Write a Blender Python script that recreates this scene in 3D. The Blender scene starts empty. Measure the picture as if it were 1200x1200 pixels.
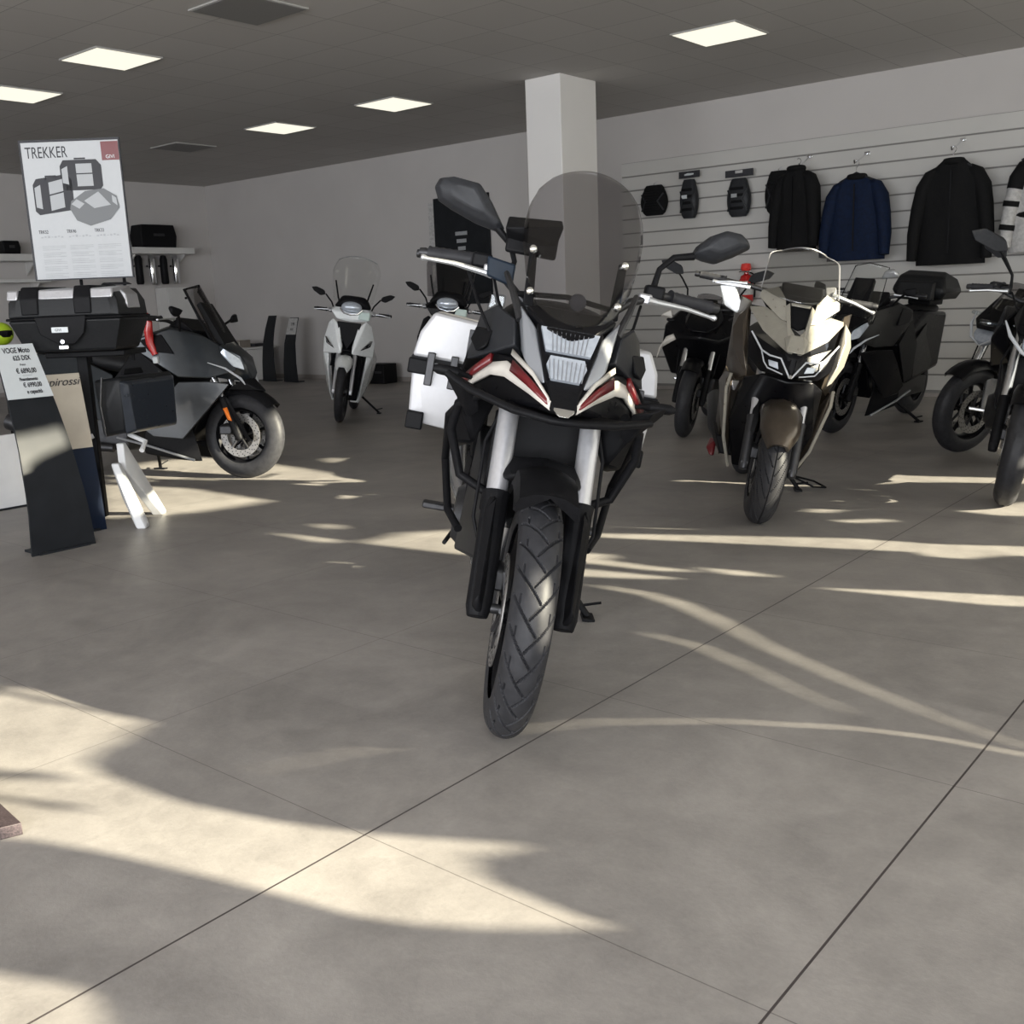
import bpy, bmesh, math, random
from mathutils import Vector, Matrix, Euler
from mathutils.noise import noise as pnoise
R=math.radians; PI=math.pi
sc=bpy.context.scene; COL=sc.collection
random.seed(5)
# ---------------------------------------------------------------- camera
cd=bpy.data.cameras.new('camera'); cam=bpy.data.objects.new('camera',cd); COL.objects.link(cam)
def set_cam(f=1202.0,pitch=11.744,roll=-2.263,yaw=-39.946,h=1.16):
    y,t,r=R(yaw),R(pitch),R(roll)
    fw=Vector((math.sin(y)*math.cos(t),math.cos(y)*math.cos(t),-math.sin(t)))
    rt=Vector((math.cos(y),-math.sin(y),0)); up=rt.cross(fw)
    r2=rt*math.cos(r)+up*math.sin(r); u2=up*math.cos(r)-rt*math.sin(r)
    m=Matrix((r2,u2,-fw)).transposed().to_4x4(); m.translation=(0,0,h)
    cam.matrix_world=m
    cd.sensor_width=36; cd.sensor_fit='HORIZONTAL'; cd.lens=f/1200*36; cd.clip_start=.05; cd.clip_end=200
set_cam(); sc.camera=cam
# ---------------------------------------------------------------- world, sun, daylight, exposure
w=bpy.data.worlds.new('sky'); sc.world=w; w.use_nodes=True
bg=w.node_tree.nodes['Background']; bg.inputs[0].default_value=(.62,.72,.9,1); bg.inputs[1].default_value=1.0
def light(name,kind,loc,energy,color,size=None,sy=None,d=None):
    l=bpy.data.lights.new(name,kind); l.energy=energy; l.color=color
    if kind=='AREA': l.shape='RECTANGLE'; l.size=size; l.size_y=sy
    o=bpy.data.objects.new(name,l); COL.objects.link(o); o.location=loc
    if d is not None: o.rotation_euler=Vector(d).to_track_quat('-Z','Y').to_euler()
    return o
SUND=Vector((.919,.264,.292)).normalized()
sun=light('sun','SUN',(6,2,5),27.0,(1.0,.925,.72),d=-SUND); sun.data.angle=R(.5)
# daylight entering through the tall shop windows behind and beside the camera
light('window_daylight','AREA',(-3.2,-7.95,1.8),710,(.93,.96,1.0),11.5,2.8,(0,1,.06))
light('window_daylight','AREA',(2.3,-4.2,1.7),620,(.95,.97,1.0),6.5,2.7,(-1,.15,-.05))
sc.view_settings.view_transform='Standard'; sc.view_settings.look='None'
sc.view_settings.exposure=0.0; sc.view_settings.gamma=1.0; sc.view_settings.use_curve_mapping=False
# ---------------------------------------------------------------- materials
def nodes(m): return m.node_tree.nodes,m.node_tree.links
def mat(name,col,rough=.5,metal=0,coat=0,spec=.5,var=0,scale=30,bump=0,emit=None,es=0):
    m=bpy.data.materials.new(name); m.use_nodes=True; n,l=nodes(m); p=n['Principled BSDF']
    p.inputs['Base Color'].default_value=(*col,1); p.inputs['Roughness'].default_value=rough
    p.inputs['Metallic'].default_value=metal; p.inputs['Coat Weight'].default_value=coat
    p.inputs['Coat Roughness'].default_value=.06; p.inputs['Specular IOR Level'].default_value=spec
    if emit: p.inputs['Emission Color'].default_value=(*emit,1); p.inputs['Emission Strength'].default_value=es
    if var or bump:
        tc=n.new('ShaderNodeTexCoord'); nz=n.new('ShaderNodeTexNoise'); nz.inputs['Scale'].default_value=scale; nz.inputs['Detail'].default_value=5
        l.new(tc.outputs['Object'],nz.inputs['Vector'])
        if var:
            mr=n.new('ShaderNodeMapRange'); mr.inputs[1].default_value=.3; mr.inputs[2].default_value=.7
            mr.inputs[3].default_value=1-var; mr.inputs[4].default_value=1+var
            mx=n.new('ShaderNodeMix'); mx.data_type='RGBA'; mx.blend_type='MULTIPLY'; mx.inputs[0].default_value=1
            l.new(nz.outputs['Fac'],mr.inputs[0]); mx.inputs[6].default_value=(*col,1); l.new(mr.outputs[0],mx.inputs[7]); l.new(mx.outputs[2],p.inputs['Base Color'])
            m2=n.new('ShaderNodeMapRange'); m2.inputs[3].default_value=max(.02,rough-.08); m2.inputs[4].default_value=min(1,rough+.08)
            l.new(nz.outputs['Fac'],m2.inputs[0]); l.new(m2.outputs[0],p.inputs['Roughness'])
        if bump:
            b=n.new('ShaderNodeBump'); b.inputs['Strength'].default_value=bump; b.inputs['Distance'].default_value=.01
            l.new(nz.outputs['Fac'],b.inputs['Height']); l.new(b.outputs[0],p.inputs['Normal'])
    return m
def glass(name,tint,gl=.12):
    m=bpy.data.materials.new(name); m.use_nodes=True; n,l=nodes(m); n.remove(n['Principled BSDF'])
    t=n.new('ShaderNodeBsdfTransparent'); t.inputs[0].default_value=(*tint,1)
    g=n.new('ShaderNodeBsdfGlossy'); g.inputs['Roughness'].default_value=.03
    f=n.new('ShaderNodeLayerWeight'); f.inputs[0].default_value=.5; pw=n.new('ShaderNodeMath'); pw.operation='POWER'; pw.inputs[1].default_value=4; l.new(f.outputs['Facing'],pw.inputs[0])
    ma=n.new('ShaderNodeMath'); ma.operation='MULTIPLY_ADD'; ma.inputs[1].default_value=.5; ma.inputs[2].default_value=gl*.35; l.new(pw.outputs[0],ma.inputs[0])
    mx=n.new('ShaderNodeMixShader'); l.new(ma.outputs[0],mx.inputs[0]); l.new(t.outputs[0],mx.inputs[1]); l.new(g.outputs[0],mx.inputs[2])
    l.new(mx.outputs[0],n['Material Output'].inputs[0]); return m
M={}
M['black']=mat('black_paint',(.004,.004,.005),.3,coat=.03,var=.1,spec=.14)
M['matte']=mat('black_plastic',(.007,.007,.008),.5,spec=.11,var=.2,scale=60,bump=.05)
M['char']=mat('charcoal_plastic',(.023,.024,.027),.45,spec=.2,var=.15,scale=60)
M['rub']=mat('rubber',(.028,.028,.031),.5,spec=.2,var=.2,scale=40,bump=.08)
M['steel']=mat('steel',(.62,.63,.65),.26,metal=1)
M['disc']=mat('brake_disc_steel',(.26,.25,.24),.5,metal=.8,var=.08)
M['chrome']=mat('chrome',(.82,.83,.85),.1,metal=1)
M['alu']=mat('brushed_aluminium',(.50,.50,.52),.36,metal=.65,var=.05,scale=80)
M['casealu']=mat('case_aluminium',(.50,.50,.515),.45,metal=.25,var=.03,scale=40)
M['cheek']=mat('bronze_sunlit',(.27,.25,.215),.32,metal=.3,coat=.4)  # lighter copy of the bronze, sun glare put into the colour
M['lever']=mat('cast_aluminium',(.52,.53,.54),.35,metal=.6,var=.05)
M['dsteel']=mat('dark_metal',(.05,.05,.053),.42,metal=.7,var=.2)
M['grey']=mat('grey_paint',(.26,.27,.29),.28,coat=.5,metal=.3)
M['dgrey']=mat('dark_grey_metallic',(.021,.025,.029),.34,metal=.4,coat=.3,var=.08)
M['white']=mat('white_paint',(.78,.8,.8),.25,coat=.6,var=.03)
M['pearl']=mat('pearl_bronze',(.36,.34,.29),.30,metal=.35,coat=.5,var=.06)
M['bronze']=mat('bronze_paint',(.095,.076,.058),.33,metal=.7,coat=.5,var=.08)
M['red']=mat('red_paint',(.12,.006,.009),.35,coat=.4,var=.05)
M['cream']=mat('white_decal',(.55,.52,.47),.4,var=.04)
M['orange']=mat('orange_lens',(.9,.22,.03),.3,emit=(.9,.2,.02),es=.15)
M['redlens']=mat('red_lens',(.45,.015,.015),.2,coat=.5,var=.05)
M['seat']=mat('black_vinyl',(.010,.010,.011),.6,spec=.3,var=.2,scale=120,bump=.15)
M['tint']=glass('smoked_screen',(.64,.63,.635)); M['clear']=glass('clear_screen',(.97,.975,.97))
M['csmoke']=glass('lightly_smoked_screen',(.80,.80,.79),.2)
M['lens']=glass('lamp_lens',(.85,.88,.9))
M['refl']=mat('lamp_reflector',(.48,.52,.58),.2,metal=.35,var=.1,scale=50)
M['drl']=mat('light_strip',(.5,.52,.55),.3)
M['navy']=mat('navy_plastic',(.012,.019,.03),.5,spec=.15,var=.1)
M['brass']=mat('bolt_steel',(.8,.8,.78),.2,metal=1)
M['cloth']=mat('black_textile',(.006,.006,.0065),.85,var=.3,scale=60,bump=.3,spec=.2)
M['blue']=mat('blue_textile',(.004,.010,.031),.8,var=.3,scale=30,bump=.3,spec=.2)
M['lgrey']=mat('light_grey_textile',(.45,.44,.43),.85,var=.2,scale=30,bump=.3)
M['paper']=mat('white_card',(.56,.59,.60),.5,var=.02)
M['ink']=mat('black_ink',(.02,.02,.025),.6,var=.1)
M['gink']=mat('grey_ink',(.32,.33,.34),.6,var=.1)
M['sheet']=mat('black_sheet_metal',(.016,.0175,.02),.45,spec=.12,var=.15,scale=8)
M['bsheet']=mat('blue_sheet_metal',(.005,.011,.028),.45,spec=.15,var=.1,scale=8)
M['ssheet']=mat('silver_sheet_metal',(.42,.38,.33),.35,metal=.7,var=.08,scale=8)
M['wsheet']=mat('pale_sheet_metal',(.62,.62,.62),.45,var=.05,scale=8)
M['shelf']=mat('white_laminate',(.62,.61,.59),.5,var=.04,scale=5)
M['green']=mat('lime_plastic',(.35,.5,.02),.5,var=.1)
M['caser']=mat('black_case_shell',(.010,.0105,.0115),.42,spec=.2,var=.15,scale=90,bump=.06)
# ---------------------------------------------------------------- mesh helpers
class G:
    def __init__(s): s.v=[]; s.f=[]
    def add(s,vs,fs,mx=None):
        n=len(s.v); s.v+=[tuple(mx@Vector(v)) if mx else tuple(v) for v in vs]; s.f+=[tuple(i+n for i in f) for f in fs]; return s
    def box(s,c,d,rot=None):
        x,y,z=[a/2 for a in d]; vs=[Vector((i*x,j*y,k*z)) for i in(-1,1) for j in(-1,1) for k in(-1,1)]
        m=Euler([R(a) for a in rot]).to_matrix() if rot else Matrix.Identity(3)
        return s.add([m@v+Vector(c) for v in vs],[(0,1,3,2),(4,6,7,5),(0,4,5,1),(2,3,7,6),(0,2,6,4),(1,5,7,3)])
    def tube(s,pts,r,seg=10,caps=True,closed=False,flat=1.0):
        P=[Vector(p) for p in pts]; n=len(P); rs=r if isinstance(r,(list,tuple)) else [r]*n
        T=[]
        for i in range(n):
            a=P[(i-1)%n] if (i>0 or closed) else P[i]; b=P[(i+1)%n] if (i<n-1 or closed) else P[i]
            T.append((b-a).normalized())
        up=Vector((0,0,1)) if abs(T[0].z)<.9 else Vector((1,0,0))
        N=(up-T[0]*up.dot(T[0])).normalized(); vs=[]
        for i in range(n):
            N=(N-T[i]*N.dot(T[i])).normalized(); B=T[i].cross(N)
            for k in range(seg):
                a=2*PI*k/seg; vs.append(P[i]+(N*math.cos(a)*flat+B*math.sin(a))*rs[i])
        fs=[]
        for i in range(n if closed else n-1):
            j=(i+1)%n
            for k in range(seg): fs.append((i*seg+k,i*seg+(k+1)%seg,j*seg+(k+1)%seg,j*seg+k))
        if caps and not closed: fs+=[tuple(range(seg))[::-1],tuple((n-1)*seg+k for k in range(seg))]
        return s.add(vs,fs)
    def lathe(s,prof,c,axis='y',seg=48,a0=0,a1=2*PI):
        full=abs(a1-a0-2*PI)<1e-6; vs=[]; n=len(prof); m=seg if full else seg+1
        for k in range(m):
            a=a0+(a1-a0)*k/seg
            for r,h in prof:
                if axis=='y': p=(math.cos(a)*r,h,math.sin(a)*r)
                elif axis=='z': p=(math.cos(a)*r,math.sin(a)*r,h)
                else: p=(h,math.cos(a)*r,math.sin(a)*r)
                vs.append(Vector(p)+Vector(c))
        fs=[]
        for k in range(seg):
            j=(k+1)%m
            for i in range(n-1): fs.append((k*n+i,k*n+i+1,j*n+i+1,j*n+i))
        return s.add(vs,fs)
    def loft(s,rings,caps=True):
        n=len(rings[0]); vs=[p for r in rings for p in r]; fs=[]
        for i in range(len(rings)-1):
            for k in range(n): fs.append((i*n+k,i*n+(k+1)%n,(i+1)*n+(k+1)%n,(i+1)*n+k))
        if caps: fs+=[tuple(range(n))[::-1],tuple((len(rings)-1)*n+k for k in range(n))]
        return s.add(vs,fs)
    def prism(s,out,a,b,axis='y'):
        # outline of 2D points extruded from a to b along axis
        def p(u,v,h): return {'x':(h,u,v),'y':(u,h,v),'z':(u,v,h)}[axis]
        n=len(out); vs=[p(u,v,a) for u,v in out]+[p(u,v,b) for u,v in out]
        fs=[tuple(range(n)),tuple(range(2*n-1,n-1,-1))]+[(i,(i+1)%n,n+(i+1)%n,n+i) for i in range(n)]
        return s.add(vs,fs)
    def hull(s,pts):
        bm=bmesh.new()
        for p in pts: bm.verts.new(p)
        r=bmesh.ops.convex_hull(bm,input=bm.verts)
        dead=[g for g in r['geom_interior'] if isinstance(g,bmesh.types.BMVert)]
        bmesh.ops.delete(bm,geom=dead,context='VERTS')
        bmesh.ops.dissolve_limit(bm,angle_limit=R(3),verts=bm.verts,edges=bm.edges)
        bm.verts.index_update(); s.add([v.co.copy() for v in bm.verts],[tuple(v.index for v in f.verts) for f in bm.faces]); bm.free(); return s
    def grid(s,fn,nu,nv):
        vs=[fn(i/nu,j/nv) for i in range(nu+1) for j in range(nv+1)]
        return s.add(vs,[(i*(nv+1)+j,i*(nv+1)+j+1,(i+1)*(nv+1)+j+1,(i+1)*(nv+1)+j) for i in range(nu) for j in range(nv)])
    def ell(s,c,r,seg=20,rings=12):
        vs=[];c=Vector(c)
        for i in range(1,rings):
            t=PI*i/rings
            for k in range(seg): vs.append(c+Vector((r[0]*math.sin(t)*math.cos(2*PI*k/seg),r[1]*math.sin(t)*math.sin(2*PI*k/seg),r[2]*math.cos(t))))
        vs+=[c+Vector((0,0,r[2])),c-Vector((0,0,r[2]))]; n=len(vs); fs=[]
        for i in range(rings-2):
            for k in range(seg): fs.append((i*seg+k,(i+1)*seg+k,(i+1)*seg+(k+1)%seg,i*seg+(k+1)%seg))
        for k in range(seg): fs.append((n-2,k,(k+1)%seg)); fs.append((n-1,(rings-2)*seg+(k+1)%seg,(rings-2)*seg+k))
        return s.add(vs,fs)
    def build(s,name,m,parent=None,bevel=0,sub=0,solid=0,ang=35,smooth=True,seg=2):
        me=bpy.data.meshes.new(name); me.from_pydata([tuple(v) for v in s.v],[],s.f); me.materials.append(m)
        bm=bmesh.new(); bm.from_mesh(me); bmesh.ops.recalc_face_normals(bm,faces=bm.faces); bm.to_mesh(me); bm.free()
        if smooth:
            for p in me.polygons: p.use_smooth=True
            if not sub: me.set_sharp_from_angle(angle=R(ang))
        o=bpy.data.objects.new(name,me); COL.objects.link(o)
        if parent: o.parent=parent
        if solid: q=o.modifiers.new('thickness','SOLIDIFY'); q.thickness=solid; q.offset=0
        if bevel:
            q=o.modifiers.new('bevel','BEVEL'); q.width=bevel; q.segments=seg; q.limit_method='ANGLE'; q.angle_limit=R(25); q.harden_normals=False
        if sub: q=o.modifiers.new('sub','SUBSURF'); q.levels=sub; q.render_levels=sub
        return o
def sell(x,y,z,a,b,n=2.5,N=20,axis='x'):
    out=[]
    for k in range(N):
        t=2*PI*k/N; c,s_=math.cos(t),math.sin(t)
        u=a*abs(c)**(2/n)*(1 if c>=0 else -1); v=b*abs(s_)**(2/n)*(1 if s_>=0 else -1)
        out.append(Vector((x,y+u,z+v)) if axis=='x' else Vector((x+u,y+v,z)))
    return out
def loftx(secs,n=2.5,N=24):
    # sections (x, z centre, half width, half height)
    return G().loft([sell(q[0],0 if len(q)<5 else q[4],q[1],q[2],q[3],n,N) for q in secs])
def hull(name,m,pts,parent,bevel=.006,both=False,seg=2):
    g=G().hull(pts)
    if both: g.hull([(x,-y,z) for x,y,z in pts])
    return g.build(name,m,parent,bevel=bevel,ang=28,seg=seg)
def tag(o,label=None,cat=None,group=None,kind=None):
    for k,v in (('label',label),('category',cat),('group',group),('kind',kind)):
        if v: o[k]=v
    return o
def thing(name,label,cat,loc=(0,0,0),rot=(0,0,0),group=None):
    o=bpy.data.objects.new(name,None); o.empty_display_size=.1; COL.objects.link(o); o.location=loc; o.rotation_euler=[R(a) for a in rot]
    return tag(o,label,cat,group)
def struct(g,name,m,**k): return tag(g.build(name,m,None,**k),kind='structure')
def copy_tree(o,parent=None):
    c=o.copy(); COL.objects.link(c); c.parent=parent
    for ch in list(o.children): copy_tree(ch,c)
    return c
def text(name,s,size,m,parent,loc,rot=(90,0,0),ext=.0006,align='LEFT',shear=0,sx=1.0,bold=0):
    cu=bpy.data.curves.new(name,'FONT'); cu.body=s; cu.size=size; cu.extrude=ext; cu.align_x=align; cu.shear=shear; cu.offset=bold
    tmp=bpy.data.objects.new('tmp',cu); COL.objects.link(tmp); dg=bpy.context.evaluated_depsgraph_get()
    me=bpy.data.meshes.new_from_object(tmp.evaluated_get(dg)); bpy.data.objects.remove(tmp); bpy.data.curves.remove(cu)
    me.materials.clear(); me.materials.append(m)
    o=bpy.data.objects.new(name,me); COL.objects.link(o); o.parent=parent; o.location=loc; o.rotation_euler=[R(a) for a in rot]; o.scale=(sx,1,1)
    return o
# ---------------------------------------------------------------- room shell
X0,X1,Y0,Y1,H=-15.8,2.5,-8.2,10.94,3.258
def floor_mat():
    m=bpy.data.materials.new('concrete_tile'); m.use_nodes=True; n,l=nodes(m); p=n['Principled BSDF']
    geo=n.new('ShaderNodeNewGeometry'); sep=n.new('ShaderNodeSeparateXYZ'); l.new(geo.outputs['Position'],sep.inputs[0])
    def mth(op,a,b=None,c=None):
        q=n.new('ShaderNodeMath'); q.operation=op
        for i,v in enumerate((a,b,c)):
            if v is None: continue
            if isinstance(v,(int,float)): q.inputs[i].default_value=v
            else: l.new(v,q.inputs[i])
        return q.outputs[0]
    def joint(ax,off,size,wd):
        u=mth('DIVIDE',mth('SUBTRACT',sep.outputs[ax],off),size)
        d=mth('MULTIPLY',mth('ABSOLUTE',mth('SUBTRACT',mth('FRACT',mth('ADD',u,.5)),.5)),size)
        return mth('LESS_THAN',d,wd),mth('FLOOR',mth('ADD',u,.5))
    jx,ix=joint(0,-1.623,.974,.0026); jy,iy=joint(1,1.381,.970,.0013)
    wide=mth('MULTIPLY',mth('GREATER_THAN',ix,-.5),mth('LESS_THAN',ix,1.5))
    jn=mth('MAXIMUM',mth('MULTIPLY',jx,mth('ADD',.3,mth('MULTIPLY',wide,.7))),mth('MULTIPLY',jy,.6))
    def noise(sc_,det,rough=.6,dist=0):
        q=n.new('ShaderNodeTexNoise'); q.inputs['Scale'].default_value=sc_; q.inputs['Detail'].default_value=det; q.inputs['Roughness'].default_value=rough; q.inputs['Distortion'].default_value=dist
        l.new(geo.outputs['Position'],q.inputs['Vector']); return q.outputs['Fac']
    a=noise(1.6,9,.62,.6); b=noise(9,8,.7,.3); c=noise(70,4,.7)
    wn=n.new('ShaderNodeTexWhiteNoise'); cb=n.new('ShaderNodeCombineXYZ'); l.new(ix,cb.inputs[0]); l.new(iy,cb.inputs[1]); l.new(cb.outputs[0],wn.inputs['Vector'])
    s=mth('ADD',mth('MULTIPLY',a,.55),mth('ADD',mth('MULTIPLY',b,.32),mth('ADD',mth('MULTIPLY',c,.13),mth('MULTIPLY',mth('SUBTRACT',wn.outputs['Value'],.5),.05))))
    cr=n.new('ShaderNodeValToRGB'); e=cr.color_ramp.elements; e[0].position=.36; e[0].color=(.21,.195,.182,1); e[1].position=.64; e[1].color=(.36,.335,.31,1)
    l.new(s,cr.inputs[0])
    mx=n.new('ShaderNodeMix'); mx.data_type='RGBA'; l.new(jn,mx.inputs[0]); l.new(cr.outputs[0],mx.inputs[6]); mx.inputs[7].default_value=(.06,.05,.048,1)
    l.new(mx.outputs[2],p.inputs['Base Color'])
    l.new(mth('ADD',.34,mth('MULTIPLY',b,.22)),p.inputs['Roughness']); p.inputs['Specular IOR Level'].default_value=.42
    bu=n.new('ShaderNodeBump'); bu.inputs['Strength'].default_value=.25; bu.inputs['Distance'].default_value=.002
    l.new(mth('SUBTRACT',mth('ADD',b,c),mth('MULTIPLY',jn,3)),bu.inputs['Height']); l.new(bu.outputs[0],p.inputs['Normal'])
    return m
def ceil_mat():
    m=bpy.data.materials.new('ceiling_tile'); m.use_nodes=True; n,l=nodes(m); p=n['Principled BSDF']
    geo=n.new('ShaderNodeNewGeometry'); mp=n.new('ShaderNodeMapping'); mp.inputs['Location'].default_value=(8.056,-7.95,0)
    br=n.new('ShaderNodeTexBrick'); br.offset=0; br.inputs['Scale'].default_value=1; br.inputs['Brick Width'].default_value=.6; br.inputs['Row Height'].default_value=.6
    br.inputs['Mortar Size'].default_value=.004; br.inputs['Color1'].default_value=(.47,.45,.43,1); br.inputs['Color2'].default_value=(.50,.48,.46,1); br.inputs['Mortar'].default_value=(.30,.285,.275,1)
    l.new(geo.outputs['Position'],mp.inputs[0]); l.new(mp.outputs[0],br.inputs['Vector']); l.new(br.outputs['Color'],p.inputs['Base Color']); p.inputs['Roughness'].default_value=.9
    nz=n.new('ShaderNodeTexNoise'); nz.inputs['Scale'].default_value=90; bu=n.new('ShaderNodeBump'); bu.inputs['Strength'].default_value=.3; bu.inputs['Distance'].default_value=.003
    l.new(nz.outputs['Fac'],bu.inputs['Height']); l.new(bu.outputs[0],p.inputs['Normal'])
    return m
M['wall']=mat('wall_paint',(.52,.495,.48),.8,var=.03,scale=1.5,spec=.2)
M['wallw']=mat('pillar_paint',(.74,.72,.70),.8,var=.02,scale=2,spec=.2)
M['slat']=mat('slat_board',(.52,.505,.48),.55,var=.03,scale=2)
M['gshade']=mat('groove_shade',(.22,.21,.20),.6)  # darker than the boards: groove shade put into the colour
M['base']=mat('baseboard_tile',(.30,.27,.25),.5,var=.08,scale=6)
M['sun_mask']=mat('sun_mask_sheet',(.35,.35,.36),.6)  # added mask sheet, translucent so it also brightens the room from the right
n_,l_=nodes(M['sun_mask']); tr=n_.new('ShaderNodeBsdfTranslucent'); tr.inputs[0].default_value=(.60,.62,.66,1); mx_=n_.new('ShaderNodeMixShader'); mx_.inputs[0].default_value=.36
l_.new(n_['Principled BSDF'].outputs[0],mx_.inputs[1]); l_.new(tr.outputs[0],mx_.inputs[2]); l_.new(mx_.outputs[0],n_['Material Output'].inputs[0])
M['alufr']=mat('window_frame_metal',(.25,.25,.26),.4,metal=.5,var=.05)
struct(G().box(((X0+X1)/2,(Y0+Y1)/2,-.1),(X1-X0+.6,Y1-Y0+.6,.2)),'floor',floor_mat())
struct(G().box(((X0+X1)/2,(Y0+Y1)/2,H+.1),(X1-X0+.6,Y1-Y0+.6,.2)),'ceiling',ceil_mat())
struct(G().box(((X0+X1)/2,Y1+.1,H/2),(X1-X0+.6,.2,H)),'wall_back',M['wall'])
struct(G().box((X0-.1,(Y0+Y1)/2,H/2),(.2,Y1-Y0,H)),'wall_left',M['wall'])
g=G().box((-12.3,Y0,H/2),(7,.2,H)).box(((X0+X1)/2,Y0,.15),(X1-X0,.2,.3)).box(((X0+X1)/2,Y0,H-.1),(X1-X0,.2,.2))
for x in (-6.2,-3.6,-1.0,1.2): g.box((x,Y0,H/2),(.12,.16,H))
struct(g,'wall_front',M['wall'])
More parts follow.
